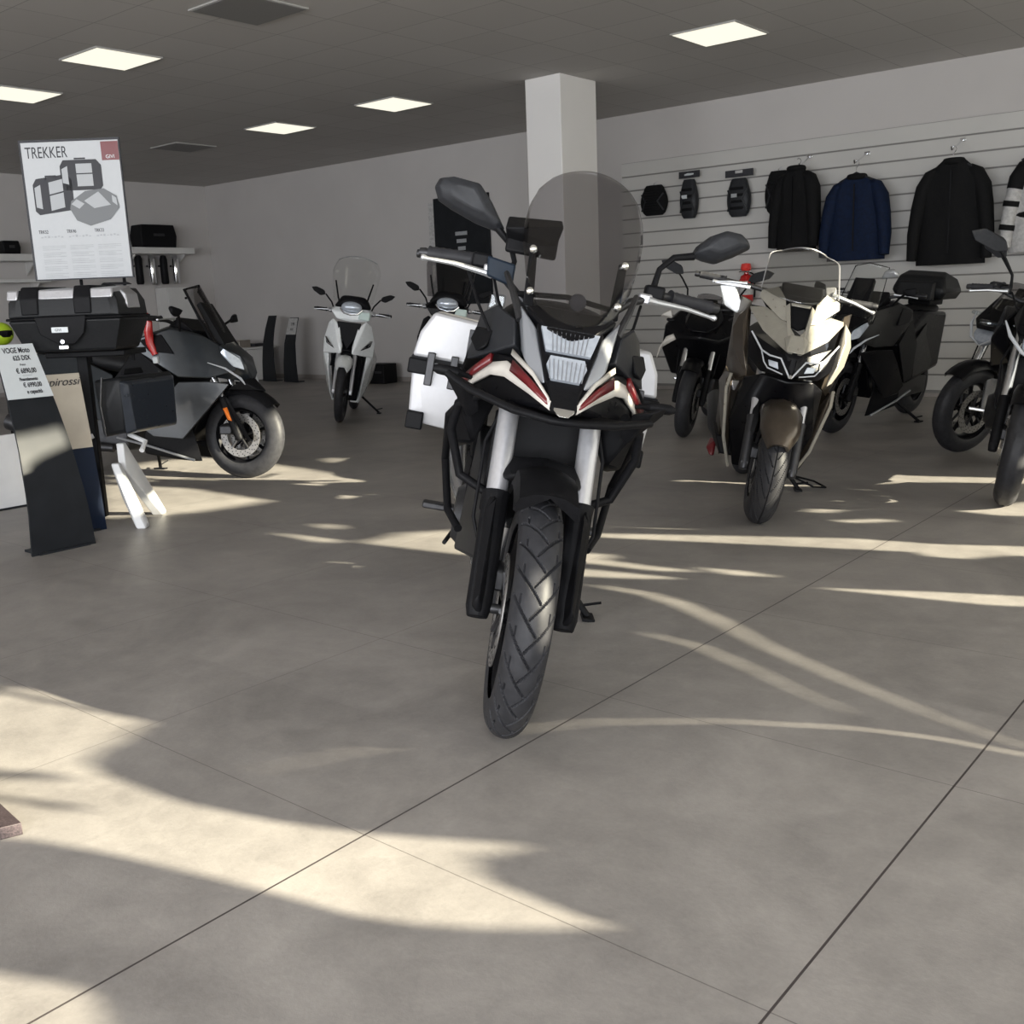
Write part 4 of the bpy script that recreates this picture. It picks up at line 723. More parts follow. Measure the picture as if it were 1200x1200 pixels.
# ---------------------------------------------------------------- classic big wheel scooter (white, and its black twin)
def classic_scooter(label,contact,yaw,lean,mb,mdark,scm):
    t=bike_root('classic_scooter',label,'scooter',contact,yaw,lean,.68)
    wheel(t,'front_wheel',.68,.315,.085,spokes=6,dr=.13,mrim='dsteel',disc=(-1,))
    wheel(t,'rear_wheel',-.66,.31,.10,spokes=6,disc=(),mrim='dsteel')
    fork(t,.68,.315,.47,.86,.085,.020,.022,'alu','alu',.5)
    rings=[]
    for k in range(14):
        a=R(48+k*8); rr=.345; w_=.082*(1-.35*max(0,(3-k)/3)**2)
        rings.append([Vector((.68+math.cos(a)*(rr+dz),y*w_,.315+math.sin(a)*(rr+dz))) for y,dz in ((-1,-.07),(-.95,-.02),(-.6,.014),(0,.024),(.6,.014),(.95,-.02),(1,-.07),(.9,-.06),(.5,.0),(-.5,.0),(-.9,-.06))])
    G().loft(rings).build('front_fender',M[mb],t,ang=60)
    for s in(-1,1):
        def Q(x,y,z): return (x,s*y,z)
        # shield halves around the dark V
        hull('shield_panel',M[mb],[Q(.56,.045,.76),Q(.555,.09,.95),Q(.52,.165,1.03),Q(.44,.215,.99),Q(.40,.262,.80),Q(.42,.255,.66),Q(.54,.135,.68),Q(.60,.05,.69),Q(.4,.1,.9),Q(.4,.1,.7),Q(.58,.10,.80)],t,.014,seg=3)
        hull('lower_shield',M[mb],[Q(.42,.258,.70),Q(.46,.19,.70),Q(.46,.185,.50),Q(.40,.15,.25),Q(.34,.12,.17),Q(.30,.14,.17),Q(.30,.21,.35),Q(.34,.262,.62),Q(.28,.2,.6),Q(.28,.15,.3)],t,.014,seg=3)
        hull('indicator',M['matte'],[Q(.455,.245,.845),Q(.49,.215,.80),Q(.55,.14,.74),Q(.545,.13,.725),Q(.47,.225,.77),Q(.45,.2,.8)],t,.004)
        G().tube([Q(.492,.225,.835),Q(.548,.155,.755),Q(.50,.205,.775),Q(.47,.24,.83)],.003,6,closed=True).build('indicator_rim',M['chrome'],t)
        hull('body_side',M[mb],[Q(-.05,.16,.55),Q(-.05,.18,.30),Q(-.6,.18,.35),Q(-.9,.10,.68),Q(-.95,.06,.78),Q(-.2,.20,.74),Q(-.3,.1,.5),Q(-.6,.22,.6)],t,.02,seg=3)
        hull('floorboard',M[mb],[Q(.34,.05,.30),Q(.34,.17,.30),Q(-.1,.05,.30),Q(-.1,.18,.30),Q(.34,.12,.18),Q(-.1,.14,.2),Q(.34,.05,.18),Q(-.1,.05,.2)],t,.01)
        m=hull('mirror',M['matte'],[Q(.40,.27,1.245),Q(.42,.33,1.23),Q(.42,.40,1.27),Q(.41,.43,1.31),Q(.41,.37,1.32),Q(.40,.29,1.285),Q(.37,.33,1.24),Q(.37,.41,1.3),Q(.37,.3,1.29)],t,.012)
        G().tube([Q(.36,.19,1.12),Q(.37,.215,1.18),Q(.385,.28,1.255)],.008,8).build('mirror_stem',M['matte'],t)
        grip(t,Q(.31,.27,1.10),Q(.28,.37,1.10)); lever(t,Q(.36,.22,1.105),Q(.36,.385,1.09),r=.010)
        hull('bar_end_cover',M['lens'] if 0 else M['alu'],[Q(.40,.19,1.10),Q(.40,.24,1.09),Q(.36,.19,1.14),Q(.36,.24,1.13),Q(.33,.2,1.07),Q(.33,.25,1.08)],t,.01)
        G().tube([Q(.41,.12,1.14),Q(.40,.15,1.24),Q(.37,.19,1.40)],[.007,.009,.008],8).build('screen_stay',M['matte'],t)
    hull('shield_vee',M['matte'],[(.545,-.125,1.005),(.545,.125,1.005),(.56,-.10,.90),(.56,.10,.90),(.585,0,.73),(.575,-.03,.78),(.575,.03,.78),(.48,-.1,.9),(.48,.1,.9),(.45,0,.7)],t,.006)
    hull('shield_core',M[mdark],[(.46,-.16,.68),(.46,.16,.68),(.36,-.12,.2),(.36,.12,.2),(.28,-.2,.7),(.28,.2,.7),(.26,-.12,.2),(.26,.12,.2),(.36,-.2,.95),(.36,.2,.95)],t,.01)
    G().tube([(.50,-.155,.55),(.53,-.135,.66),(.57,-.06,.715),(.585,0,.725),(.57,.06,.715),(.53,.135,.66),(.50,.155,.55),(.44,.13,.32)],.012,8).build('arch_trim',M['matte'],t)
    hull('handlebar_cover',M[mb],[(.47,-.14,1.02),(.47,.17,1.02),(.46,-.20,1.10),(.46,.20,1.10),(.36,-.22,1.12),(.36,.22,1.12),(.34,-.1,1.2),(.34,.1,1.2),(.3,-.15,1.05),(.3,.15,1.05),(.46,0,1.0)],t,.025,seg=3)
    G().ell((.455,0,1.15),(.055,.105,.058),24,14).build('headlight',M['refl'],t)
    hull('cowl_badge',M['mint'],[(.485,.07,1.04),(.485,.19,1.03),(.47,.09,1.12),(.46,.2,1.12),(.44,.08,1.04),(.43,.2,1.04)],t,.012)
    G().tube([(.47,-.11,1.13),(.49,-.07,1.09),(.5,0,1.075),(.49,.07,1.09),(.47,.11,1.13)],.010,8).build('chrome_trim',M['chrome'],t)
    hull('visor',M['matte'],[(.46,-.12,1.19),(.46,.12,1.19),(.42,-.19,1.13),(.42,.22,1.13),(.40,-.1,1.27),(.40,.12,1.27),(.34,-.14,1.22),(.34,.16,1.22),(.45,0,1.25)],t,.02,seg=3)
    def sf(u,v):
        s=2*u-1; w_=.20+.06*v-.09*max(0,v-.7)**1.5*4; return (.45-.16*v-.10*s*s,s*w_,1.20+.46*v-.05*s*s*v)
    sn=screen(t,'windscreen',sf,20,14,M[scm],.004)
    G().tube([sf(k/16,1) for k in range(17)],.0035,6).build('screen_edge',M['lens'],sn)
    G().tube([(.28,-.37,1.10),(.34,0,1.09),(.28,.37,1.10)],.012,10).build('handlebar',M['dsteel'],t)
    loftx([(-.02,.76,.12,.04),(-.15,.79,.16,.06),(-.5,.82,.16,.06),(-.85,.84,.12,.05),(-.92,.84,.06,.03)]).build('seat',M['seat'],t,sub=1)
    hull('engine',M['dsteel'],[(-.15,-.1,.2),(-.15,.1,.2),(-.66,-.13,.24),(-.66,.13,.24),(-.66,-.13,.36),(-.66,.13,.36),(-.15,-.12,.4),(-.15,.12,.4)],t,.015)
    exhaust(t,[(-.2,-.14,.2),(-.4,-.18,.24),(-.5,-.19,.26),(-.9,-.2,.36)],[.025,.03,.05,.055])
    stand_side(t,(-.05,.10,.24),(.0,.34,.054))
    return t
M['grey2']=mat('mid_grey_metallic',(.05,.053,.057),.34,metal=.5,coat=.4,var=.06)
M['mint']=mat('pale_mint_plastic',(.55,.66,.62),.35,coat=.3)
classic_scooter('small white scooter with clear screen standing alone in front of the back wall',(-7.98,6.86),-48,9,'white','matte','clear')
classic_scooter('black scooter with dark screen mostly hidden behind the adventure motorcycle',(-6.84,7.06),-48,9,'black','matte','tint')
# ---------------------------------------------------------------- naked motorcycles in the back row and at the right edge
def naked(label,contact,yaw,lean,accent=None,mirrors=True,faired=False,silver=False):
    t=bike_root('naked_motorcycle',label,'motorcycle',contact,yaw,lean,.70)
    wheel(t,'front_wheel',.70,.30,.12,spokes=5,dr=.15,mrim='black',tread=tread_street if silver else None,hires=0)
    wheel(t,'rear_wheel',-.70,.30,.17,spokes=5,disc=(-1,),dr=.12,holes=False)
    fork(t,.70,.30,.42,.92,.11,.026,.024,'matte','steel',.4)
    for s in(-1,1):
        def Q(x,y,z): return (x,s*y,z)
        caliper(t,.62,.36,s*.085)
        G().tube([Q(.46,.12,.86),Q(.50,.17,.72),Q(.60,.15,.50),Q(.62,.1,.40)],.005,8).build('brake_hose',M['matte'],t)
        hull('tank_shroud',M['black'],[Q(.44,.20,.92),Q(.40,.25,.82),Q(.22,.23,.66),Q(.0,.2,.70),Q(-.05,.18,.85),Q(.2,.22,1.0),Q(.35,.14,1.0),Q(.3,.12,.7),Q(.1,.1,.9)],t,.010)
        if accent: hull('accent_panel',M[accent],[Q(.46,.215,.83),Q(.42,.262,.80),Q(.24,.25,.68),Q(.16,.235,.71),Q(.22,.25,.74),Q(.38,.265,.85),Q(.3,.2,.75)],t,.005)
        G().tube([Q(.40,.13,.90),Q(.43,.22,.90),Q(.44,.26,.90),Q(.445,.31,.905),Q(.445,.32,.905)],[.007,.008,.016,.014,.008],10).build('indicator',M['lens'] if silver else M['matte'],t)
        G().tube([Q(.36,.10,.96),Q(.1,.17,.82),Q(-.2,.16,.60),Q(-.30,.13,.42)],[.03,.026,.026,.03],10).build('frame_tube',M['dsteel'],t)
        hull('foot_peg',M['steel'],[Q(-.25+a,.20+b,.36+c_) for a in(-.02,.02) for b in(0,.11) for c_ in(-.01,.01)],t,.005)
        hull('peg_bracket',M['steel'],[Q(-.25+a,.15+b,.36+c_) for a in(-.05,.04) for b in(0,.05) for c_ in(-.02,.045)]+[Q(-.2,.16,.5)],t,.005)
        grip(t,Q(.22,.29,1.085),Q(.17,.41,1.075)); lever(t,Q(.30,.22,1.075),Q(.28,.41,1.055),r=.011)
        G().hull([(.25+a,s*(.235+b),1.08+c_) for a in(-.02,.03) for b in(-.03,.03) for c_ in(-.02,.02)]).build('switch_gear',M['matte'],t,bevel=.006)
        if mirrors:
            G().tube([Q(.25,.21,1.09),Q(.24,.22,1.16),Q(.27,.27,1.24),Q(.28,.32,1.30)],.0075,8).build('mirror_stem',M['matte'],t)
            hull('mirror',M['char'],[Q(.28,.26,1.28),Q(.30,.32,1.27),Q(.30,.44,1.32),Q(.29,.47,1.37),Q(.28,.40,1.39),Q(.27,.28,1.33),Q(.25,.33,1.28),Q(.25,.44,1.36),Q(.25,.3,1.35)],t,.012)
    if not faired: hull('headlight',M['refl'],[(.70,-.05,.76),(.70,.05,.76),(.69,-.085,.81),(.69,.085,.81),(.63,-.09,.87),(.63,.09,.87),(.58,-.08,.78),(.58,.08,.78),(.6,0,.9),(.68,0,.73)],t,.01)
    for s in(-1,1) if not faired else (): G().tube([(.715,0,.745),(.705,s*.08,.79),(.64,s*.15,.86),(.56,s*.19,.93)],[.004,.009,.010,.004],8).build('light_strip',M['drl'],t)
    if faired:
        hull('front_fairing',M['black'],[(.66,0,.80),(.60,-.16,.78),(.60,.16,.78),(.45,-.33,.86),(.45,.30,.86),(.40,-.34,.66),(.40,.30,.66),(.30,-.25,.45),(.30,.25,.45),(.40,-.22,1.0),(.40,.22,1.0),(.2,-.3,.95),(.2,.28,.95),(0,-.25,.6),(0,.25,.6),(.52,0,1.02)],t,.02)
        ribbon('cream_panel',M['cream'],t,[((.42,-.365,.59),(.42,-.36,.575)),((.45,-.345,.68),(.43,-.35,.60)),((.50,-.29,.77),(.44,-.335,.67)),((.55,-.23,.80),(.56,-.2,.76))],.01)
        hull('pale_tank_panel',M['cream'],[(.30,-.40,.93),(.24,-.42,.90),(.30,-.32,.98),(.2,-.34,.98),(.25,-.30,.88),(.3,-.3,.92)],t,.008)
    hull('headlight_cowl',M['black'],[(.70,-.06,.85),(.70,.06,.85),(.64,-.13,.90),(.64,.13,.90),(.5,-.16,.95),(.5,.16,.95),(.46,-.12,1.04),(.46,.12,1.04),(.5,0,.85),(.62,0,.95),(.5,-.1,.82),(.5,.1,.82)],t,.01)
    def sf(u,v):
        s=2*u-1; return (.60-.14*v-.07*s*s,s*(.13-.03*v),.95+.20*v-.02*s*s*v)
    screen(t,'fly_screen',sf,12,8,M['tint'],.004)
    rings=[]
    for k in range(11):
        a=R(50+k*11); rr=.335
        rings.append([Vector((.70+math.cos(a)*(rr+dz),y,.30+math.sin(a)*(rr+dz))) for y,dz in ((-.075,-.04),(-.06,0),(0,.014),(.06,0),(.075,-.04),(.06,-.01),(0,.004),(-.06,-.01))])
    G().loft(rings).build('front_fender',M['black'],t,ang=60)
    G().tube([(.17,-.42,1.075),(.22,-.28,1.085),(.28,-.15,1.03),(.29,0,1.02),(.28,.15,1.03),(.22,.28,1.085),(.17,.42,1.075)],.0125,12).build('handlebar',M['dsteel'],t)
    G().hull([(.44,-.14,.90),(.44,.14,.90),(.32,-.14,.94),(.32,.14,.94),(.4,-.12,1.0),(.4,.12,1.0),(.3,-.1,1.0),(.3,.1,1.0)]).build('triple_clamp',M['dsteel'],t,bevel=.01)
    G().box((.36,0,1.06),(.05,.12,.08),(0,-30,0)).build('dashboard',M['matte'],t,bevel=.01)
    for pts in (((.28,-.2,1.07),(.42,-.16,1.0),(.46,-.1,.9),(.42,-.05,.8)),((.26,.2,1.07),(.42,.15,1.0),(.46,.1,.9),(.42,.05,.8))): G().tube(pts,.005,8).build('cable',M['matte'],t)
    loftx([(.28,.92,.11,.06),(.18,.98,.19,.10),(.0,.97,.19,.11),(-.12,.88,.13,.09),(-.2,.82,.09,.05)]).build('fuel_tank',M['black'],t,sub=1)
    loftx([(-.14,.82,.09,.03),(-.3,.82,.13,.04),(-.5,.84,.13,.045),(-.55,.90,.12,.05),(-.85,.95,.10,.04),(-.95,.96,.05,.02)]).build('seat',M['seat'],t,sub=1)
    hull('tail',M['black'],[(-.4,-.1,.78),(-.4,.1,.78),(-.95,-.05,.98),(-.95,.05,.98),(-.98,0,.92),(-.4,-.09,.66),(-.4,.09,.66),(-.9,-.05,.9),(-.9,.05,.9)],t,.01)
    hull('tail_light',M['redlens'],[(-.95,-.045,.97),(-.95,.045,.97),(-.99,-.03,.93),(-.99,.03,.93),(-.93,0,.90),(-.93,-.04,.93),(-.93,.04,.93)],t,.004)
    hull('number_plate_holder',M['matte'],[(-.8,-.08,.78),(-.8,.08,.78),(-1.05,-.07,.58),(-1.05,.07,.58),(-1.02,-.07,.55),(-1.02,.07,.55),(-.75,-.07,.72),(-.75,.07,.72)],t,.006)
    hull('engine',M['dsteel'],[(.30,-.14,.52),(.30,.14,.52),(.32,-.12,.33),(.32,.12,.33),(-.25,-.17,.28),(-.25,.17,.28),(-.28,-.15,.52),(-.28,.15,.52),(.1,-.17,.7),(.1,.17,.7),(.12,-.19,.3),(.12,.19,.3)],t,.015)
    G().box((.37,0,.62),(.05,.28,.26)).build('radiator',M['matte'],t,bevel=.006)
    for s in(-1,1): G().lathe([(0,s*.16),(.09,s*.16),(.095,s*.185),(.075,s*.21),(0,s*.215)],(-.02,0,.40),seg=24).build('engine_cover',M['dsteel'],t)
    G().tube([(.34,-.05,.55),(.43,-.06,.42),(.36,-.07,.26),(.1,-.08,.19),(-.2,-.13,.24),(-.4,-.2,.34),(-.75,-.22,.46)],[.024,.024,.024,.026,.03,.05,.055],14).build('exhaust',M['steel'],t)
    G().tube([(.34,.05,.55),(.43,.06,.42),(.36,.07,.26),(.1,.08,.19)],.022,12).build('header_pipe',M['steel'],t)
    for s in(-1,1): G().tube([(-.22,s*.11,.38),(-.70,s*.12,.30)],.03,8,flat=.6).build('swingarm',M['dsteel'],t)
    stand_side(t,(-.15,.14,.26),(-.20,.31,.31*math.tan(R(lean))))
    return t
b9=naked('black motorcycle with pale side panels parked between the adventure bike and the silver scooter',(-4.26,7.30),-70,9,faired=True)
b11=naked('black naked motorcycle turned towards the left, in front of the back wall at right',(-2.13,7.40),-114,10,silver=True)
b12=naked('black motorcycle cut off by the right edge of the photo',(-1.40,5.68),-78,9,silver=True)
# ---------------------------------------------------------------- luggage display stand
def yawm(a): return (math.cos(R(a)),math.sin(R(a)))
ds=thing('luggage_display_stand','white metal display stand carrying a tall poster and black luggage cases','display stand',(-5.28,2.84,0),(0,0,39.9))
# local x to the right in the photo, y away from the viewer
G().box((-.12,.20,.62),(.06,.05,1.18)).build('column',M['matte'],ds,bevel=.006)
for s in(-1,1):
    hull('foot',M['wsheet'],[(-.07+s*(.13+a),y+b,z) for a in(-.02,.02) for (y,z) in ((.02,.36),(.12,.16)) for b in(-.02,.02)]+[(-.07+s*.25+a,y,z) for a in(-.02,.03) for y,z in((-.05,0),(.02,0),(.0,.035))],ds,.006)
    hull('foot',M['wsheet'],[(-.07+s*.14+a,.10+b,.36+c_) for a in(-.02,.02) for b in(-.02,.02) for c_ in(-.05,.1)]+[(-.07+s*.22+a,.36+b,c_) for a in(-.03,.03) for b in(-.03,.03) for c_ in(0,.02)],ds,.006)
    G().tube([(s*.1,.16,.50),(s*.2,.12,.46),(s*.2,.05,.42)],.014,8).build('arm',M['wsheet'],ds)
G().box((0,.10,.96),(.42,.34,.03)).build('shelf_plate',M['matte'],ds,bevel=.006)
G().tube([(-.12,.30,.9),(-.12,.30,1.38),(.12,.30,1.38),(.12,.30,.9)],.010,8).build('poster_bracket',M['matte'],ds)
po=thing('poster','tall white poster with drawings of three luggage cases above the top case','poster',(-5.28,2.84,0),(0,0,39.9))
PX,PZ,PY=-.045,1.36,.165   # lower edge centre of the poster
G().box((PX,PY+.006,PZ+.355),(.535,.010,.725)).build('backing_board',M['ink'],po)
G().box((PX+.004,PY-.001,PZ+.352),(.515,.006,.705)).build('sheet',mat('poster_sheet',(.41,.42,.43),.5,var=.02),po)
PF=PY-.0045
text('title','TREKKER',.082,M['ink'],po,(PX-.235,PF,PZ+.625),sx=.66)
G().box((PX+.215,PF,PZ+.650),(.092,.0016,.095)).build('red_square',M['redp'] if 'redp' in M else M['red'],po)
text('logo','GIVI',.026,M['paper'],po,(PX+.190,PF-.0012,PZ+.612))
def flat(name,m,parts,pts,k=0):
    g=G()
    for p in pts: n=len(p); g.add([(PX+x,PF-.0004-k*.0006,PZ+z) for x,z in p],[tuple(range(n))])
    return g.build(name,m,parts,solid=.0004,smooth=False)
def rect(x0,z0,x1,z1): return [(x0,z0),(x1,z0),(x1,z1),(x0,z1)]
M['pgrey']=mat('print_grey',(.12,.125,.13),.5); M['plight']=mat('print_light_grey',(.33,.34,.35),.5)
def case_art(n,x,z,w_,h_,sk):
    body=[(x,z+.02),(x+.02,z),(x+w_-.015,z+sk),(x+w_,z+.02+sk),(x+w_,z+h_-.03+sk),(x+w_-.025,z+h_+sk),(x+.02,z+h_),(x,z+h_-.03)]
    flat('case_drawing',M['ink'],po,[body],1)
    flat('case_drawing_panels',M['plight'],po,[[(x+.085*1,z+.02),(x+w_-.05,z+.02+sk*.8),(x+w_-.05,z+h_*.52+sk*.8),(x+.085,z+h_*.52)],[(x+.085,z+h_*.56),(x+w_-.05,z+h_*.56+sk*.8),(x+w_-.05,z+h_-.02+sk*.8),(x+.085,z+h_-.02)],[(x+.008,z+.04),(x+.04,z+.03),(x+.04,z+h_-.03),(x+.008,z+h_-.045)]],2)
case_art(1,-.06,.455,.22,.155,.0); case_art(2,-.215,.335,.21,.185,.02)
flat('case_drawing',M['pgrey'],po,[[(-.03,.36),(.0,.30),(.07,.27),(.18,.30),(.235,.36),(.225,.42),(.16,.46),(.06,.45),(-.02,.40)]],3)
flat('case_drawing_panels',M['plight'],po,[[(-.02,.385),(.02,.36),(.05,.385),(.01,.41)],[(.05,.40),(.10,.36),(.19,.375),(.13,.445)],[(.20,.39),(.225,.37),(.222,.41),(.20,.425)]],4)
flat('handle_drawing',M['ink'],po,[rect(-.14,.528,-.09,.536),rect(-.145,.515,-.138,.536),rect(-.092,.518,-.085,.536),rect(.02,.612,.08,.620)],1)
for k,(cx_,nm) in enumerate(((-.205,'TRK52'),(-.055,'TRK46'),(.095,'TRK33'))):
    text('column_heading',nm,.026,M['ink'],po,(PX+cx_-.01,PF-.0004,PZ+.238),sx=.7)
    rows=[]
    for q in range(5):
        zz=.17-q*.036
        for u_ in range(3): rows.append(rect(cx_,zz-u_*.009,cx_+.125-.03*((q+u_)%3==2),zz-u_*.009+.003))
    for u_ in range(7): rows.append(rect(cx_+u_*.018,.215+.003*(u_%2),cx_+u_*.018+.011,.221+.003*(u_%3)))
    flat('small_print',M['gink'],po,rows)
def trekker(name,label,loc,yaw,w_,d_,h_):
    t=thing(name,label,'luggage case',loc,(0,0,yaw)); a=w_/2; b=d_/2
    hull('case_shell',M['caser'],[(x*a*k,y*b*k,z) for x in(-1,1) for y in(-1,1) for k,z in((.80,0),(1.0,h_*.52))]+[(x*a*.86,y*b*1.04,h_*.52) for x in(-1,1) for y in(-1,1)]+[(x*a*1.03,y*b*.8,h_*.52) for x in(-1,1) for y in(-1,1)],t,.012,seg=3)
    hull('lid',M['caser'],[(x*a*k,y*b*k,z) for x in(-1,1) for y in(-1,1) for k,z in((.99,h_*.56),(.97,h_*.80),(.86,h_*1.0))]+[(x*a*.86,y*b*1.03,h_*.58) for x in(-1,1) for y in(-1,1)]+[(x*a*.8,y*b*1.0,h_*.86) for x in(-1,1) for y in(-1,1)]+[(0,0,h_*1.03)],t,.015,seg=3)
    g=G()
    g.hull([(x*a*1.03,y*b*1.04,h_*(.54+.02*k)) for x in(-1,1) for y in(-1,1) for k in(-1,1)]+[(x*a*.9,y*b*1.1,h_*.54) for x in(-1,1) for y in(-1,1)])
    g.build('rim_band',M['matte'],t,bevel=.004)
    for x0,x1 in((-.98,-.78),(-.42,.22),(.50,.90)):
        hull('aluminium_panel',M['alu'],[(x0*a,-b*1.02,h_*.84),(x1*a,-b*1.02,h_*.84),(x0*a,-b*.95,h_*1.0),(x1*a,-b*.95,h_*1.0),(x0*a*.97,b*.6,h_*1.045),(x1*a*.97,b*.6,h_*1.045),(x0*a,-b*.7,h_*.9),(x1*a,-b*.7,h_*.9)],t,.008)
    hull('aluminium_panel',M['alu'],[(a*1.01,-b*.45,h_*.66),(a*1.01,b*.45,h_*.66),(a*.99,-b*.4,h_*.9),(a*.99,b*.4,h_*.9),(a*.82,-b*.4,h_*1.03),(a*.82,b*.4,h_*1.03),(a*.8,0,h_*.8)],t,.006)
    for x in(-.58,.36): hull('lid_band',M['matte'],[(x*a-.045,-b*1.05,h_*.6),(x*a+.045,-b*1.05,h_*.6),(x*a-.045,-b*1.05,h_*.86),(x*a+.045,-b*1.05,h_*.86),(x*a-.045,-b*.9,h_*1.05),(x*a+.045,-b*.9,h_*1.05),(x*a-.045,b*.8,h_*1.06),(x*a+.045,b*.8,h_*1.06),(x*a-.045,b*.9,h_*.7),(x*a+.045,b*.9,h_*.7)],t,.008)
    hull('latch_plate',M['matte'],[(-.13,-b*1.06,h_*.30),(.10,-b*1.06,h_*.30),(-.15,-b*1.09,h_*.58),(.12,-b*1.09,h_*.58),(-.1,-b*.8,h_*.30),(.1,-b*.8,h_*.58),(.0,-b*.9,h_*.1),(-.04,-b*1.0,h_*.12),(.04,-b*1.0,h_*.12)],t,.006)
    G().box((-.02,-b*1.10,h_*.36),(.085,.006,.028)).build('badge',M['paper'],t,bevel=.003); 
    text('badge_lettering','GIVI',.018,M['ink'],t,(-.044,-b*1.10-.0035,h_*.34),ext=.0004)
    G().box((-.02,-b*.97,h_*.08),(.05,.012,.022)).build('lock',M['chrome'],t,bevel=.004)
    G().tube([(-.02,-b*.96-.015,h_*.17),(-.02,-b*.96,h_*.17)],.010,12).build('key_barrel',M['chrome'],t)
    hull('handle',M['matte'],[(.10,b*.2,h_*1.05),(.28,b*.2,h_*1.05),(.12,b*.2,h_*1.10),(.25,b*.2,h_*1.10),(.12,b*.4,h_*1.08),(.25,b*.4,h_*1.08)],t,.006)
    return t
trekker('top_case','black and silver top case on the display stand directly below the poster',(-5.255,2.80,.98),39.9,.57,.42,.315)
def side_pannier(label,loc,yaw,s):
    t=thing('side_case',label,'luggage case',loc,(0,0,yaw))
    hull('case_shell',M['caser'],[(-.09,-.24,.03),(.11,-.22,.0),(.12,-.24,.34),(-.10,-.26,.36),(-.09,.24,.03),(.11,.22,.0),(.12,.24,.34),(-.10,.26,.36),(.13,0,.2),(.0,-.28,.2),(0,.28,.2)],t,.02,seg=3)
    hull('lid',M['navyc'],[(-.10,-.265,.34),(-.13,-.22,.32),(-.14,-.20,.04),(-.095,-.25,.02),(-.10,.265,.34),(-.13,.22,.32),(-.14,.20,.04),(-.095,.25,.02)],t,.012,seg=3)
    for q in(-1,1): G().tube([(.02,q*.275,.36),(.04,q*.29,.2),(.05,q*.26,.01)],.006,8).build('rim_band',M['dsteel'],t)
    hull('handle',M['matte'],[(0,-.1,.36),(0,.1,.36),(0,-.08,.40),(0,.08,.40),(.03,-.1,.36),(.03,.1,.36)],t,.006)
    t.scale=(.86,.86,.92)
    return t
M['navyc']=mat('dark_blue_black_shell',(.014,.018,.026),.3,coat=.3,var=.1)
def stl(x,y): c,s_=yawm(39.9); return (-5.28+x*c-y*s_,2.84+x*s_+y*c)
x_,y_=stl(.15,.20); side_pannier('black side case hanging on the right of the display stand',(x_,y_,.50),39.9+160,1)
x_,y_=stl(-.40,.20); side_pannier('black side case hanging on the left of the display stand',(x_,y_,.50),39.9+20,-1)
# ---------------------------------------------------------------- bent sheet-metal price totems
def totem(label,loc,yaw,w_,prof,segs,card=None,th=.012,tp=.42):
    # profile of (back offset, height); faces local -y
    t=thing('price_totem',label,'price stand',loc,(0,0,yaw))
    def at(z):
        for (a,b),(c,d) in zip(prof,prof[1:]):
            if z<=d: q=(z-b)/(d-b); return a+(c-a)*q
        return prof[-1][0]
    for nm,m,z0,z1 in segs:
        n=10; g=G(); vs=[]
        for k in range(n+1):
            z=z0+(z1-z0)*k/n; y=at(z); h=w_/2*(1-tp*z/1.04); vs+=[(-h,y,z),(h,y,z),(h,y+th,z+.001),(-h,y+th,z+.001)]
        fs=[(4*k+j,4*k+(j+1)%4,4*k+4+(j+1)%4,4*k+4+j) for k in range(n) for j in range(4)]+[(0,1,2,3),(4*n+3,4*n+2,4*n+1,4*n)]
        g.add(vs,fs).build(nm,M[m],t,ang=30)
    G().box((0,at(0)+.07,.006),(w_*.8,.16,.012)).build('foot_plate',M['sheet'],t)
    if card:
        z0,z1,lines=card; y0,y1=at(z0),at(z1); ang=math.atan2(y1-y0,z1-z0); L=math.hypot(y1-y0,z1-z0)
        c=thing('x','','') if 0 else None
        hb,ht=w_/2*(1-tp*z0/1.04),w_/2*(1-tp*z1/1.04); o=G().prism([(-hb,0),(hb,0),(ht,L),(-ht,L)],-.004,-.002,'y').build('price_card',M['paper'],t); o.location=(0,y0-.001,z0); o.rotation_euler=(-ang,0,0)
        for s_,size,h,x in lines:
            text('price_lettering',s_,size,M['ink'],o,(x+.008,-.0055,L*h),align='CENTER',sx=.66,bold=.0006 if size>.02 else 0)
    return t
PR=[(0,0),(.005,.25),(.07,.55),(.15,.77),(.27,1.04)]
totem('black bent metal totem with a white price card, frontmost at the left',(-5.0,2.43,0),90,.335,PR,[('panel','sheet',0,1.03)],
  (.765,1.03,[('VOGE Moto',.040,.84,-.005),('625 DSX',.036,.70,.01),('Prezzo',.016,.60,.005),('€ 6890,00',.037,.46,.012),('____________',.012,.42,.01),('Finanziamento',.024,.32,.01),('€ 6990,00',.034,.20,.02),('e capacità',.030,.08,.02)]))
t2=totem('blue and silver bent metal totem with handwriting, behind the black price totem',(-5.31,2.64,0),82,.36,[(0,0),(.0,.25),(.02,.55),(.05,.86)],[('panel','bsheet',0,.46),('silver_panel','ssheet',.46,.86)],tp=.2)
text('signature','capirossi',.060,M['ink'],t2,(-.07,.040,.80),rot=(86,0,0),shear=.4,ext=.0005)
totem('pale metal panel cut off by the left edge of the photo',(-6.42,2.78,0),90,.34,[(0,0),(.0,.6)],[('panel','wsheet',0,.46)])
PB=[(0,0),(.005,.3),(.05,.6),(.16,.85),(.28,1.04)]
totem('narrow black curved totem against the back wall, left one of the pair',(-13.74,10.40,0),-6,.40,[(a*.55,b) for a,b in PB],[('panel','sheet',0,1.04)])
t5=totem('narrow black curved totem with a grey card, right one of the back-wall pair',(-13.14,10.36,0),-6,.40,[(a*.6,b) for a,b in PB],[('panel','sheet',0,1.0)],(.74,.99,[('5.990',.07,.55,0),('EURO',.05,.25,0)]))
for o in t5.children:
    if o.name.startswith('price_card'): o.data.materials[0]=M['lgrey']; 
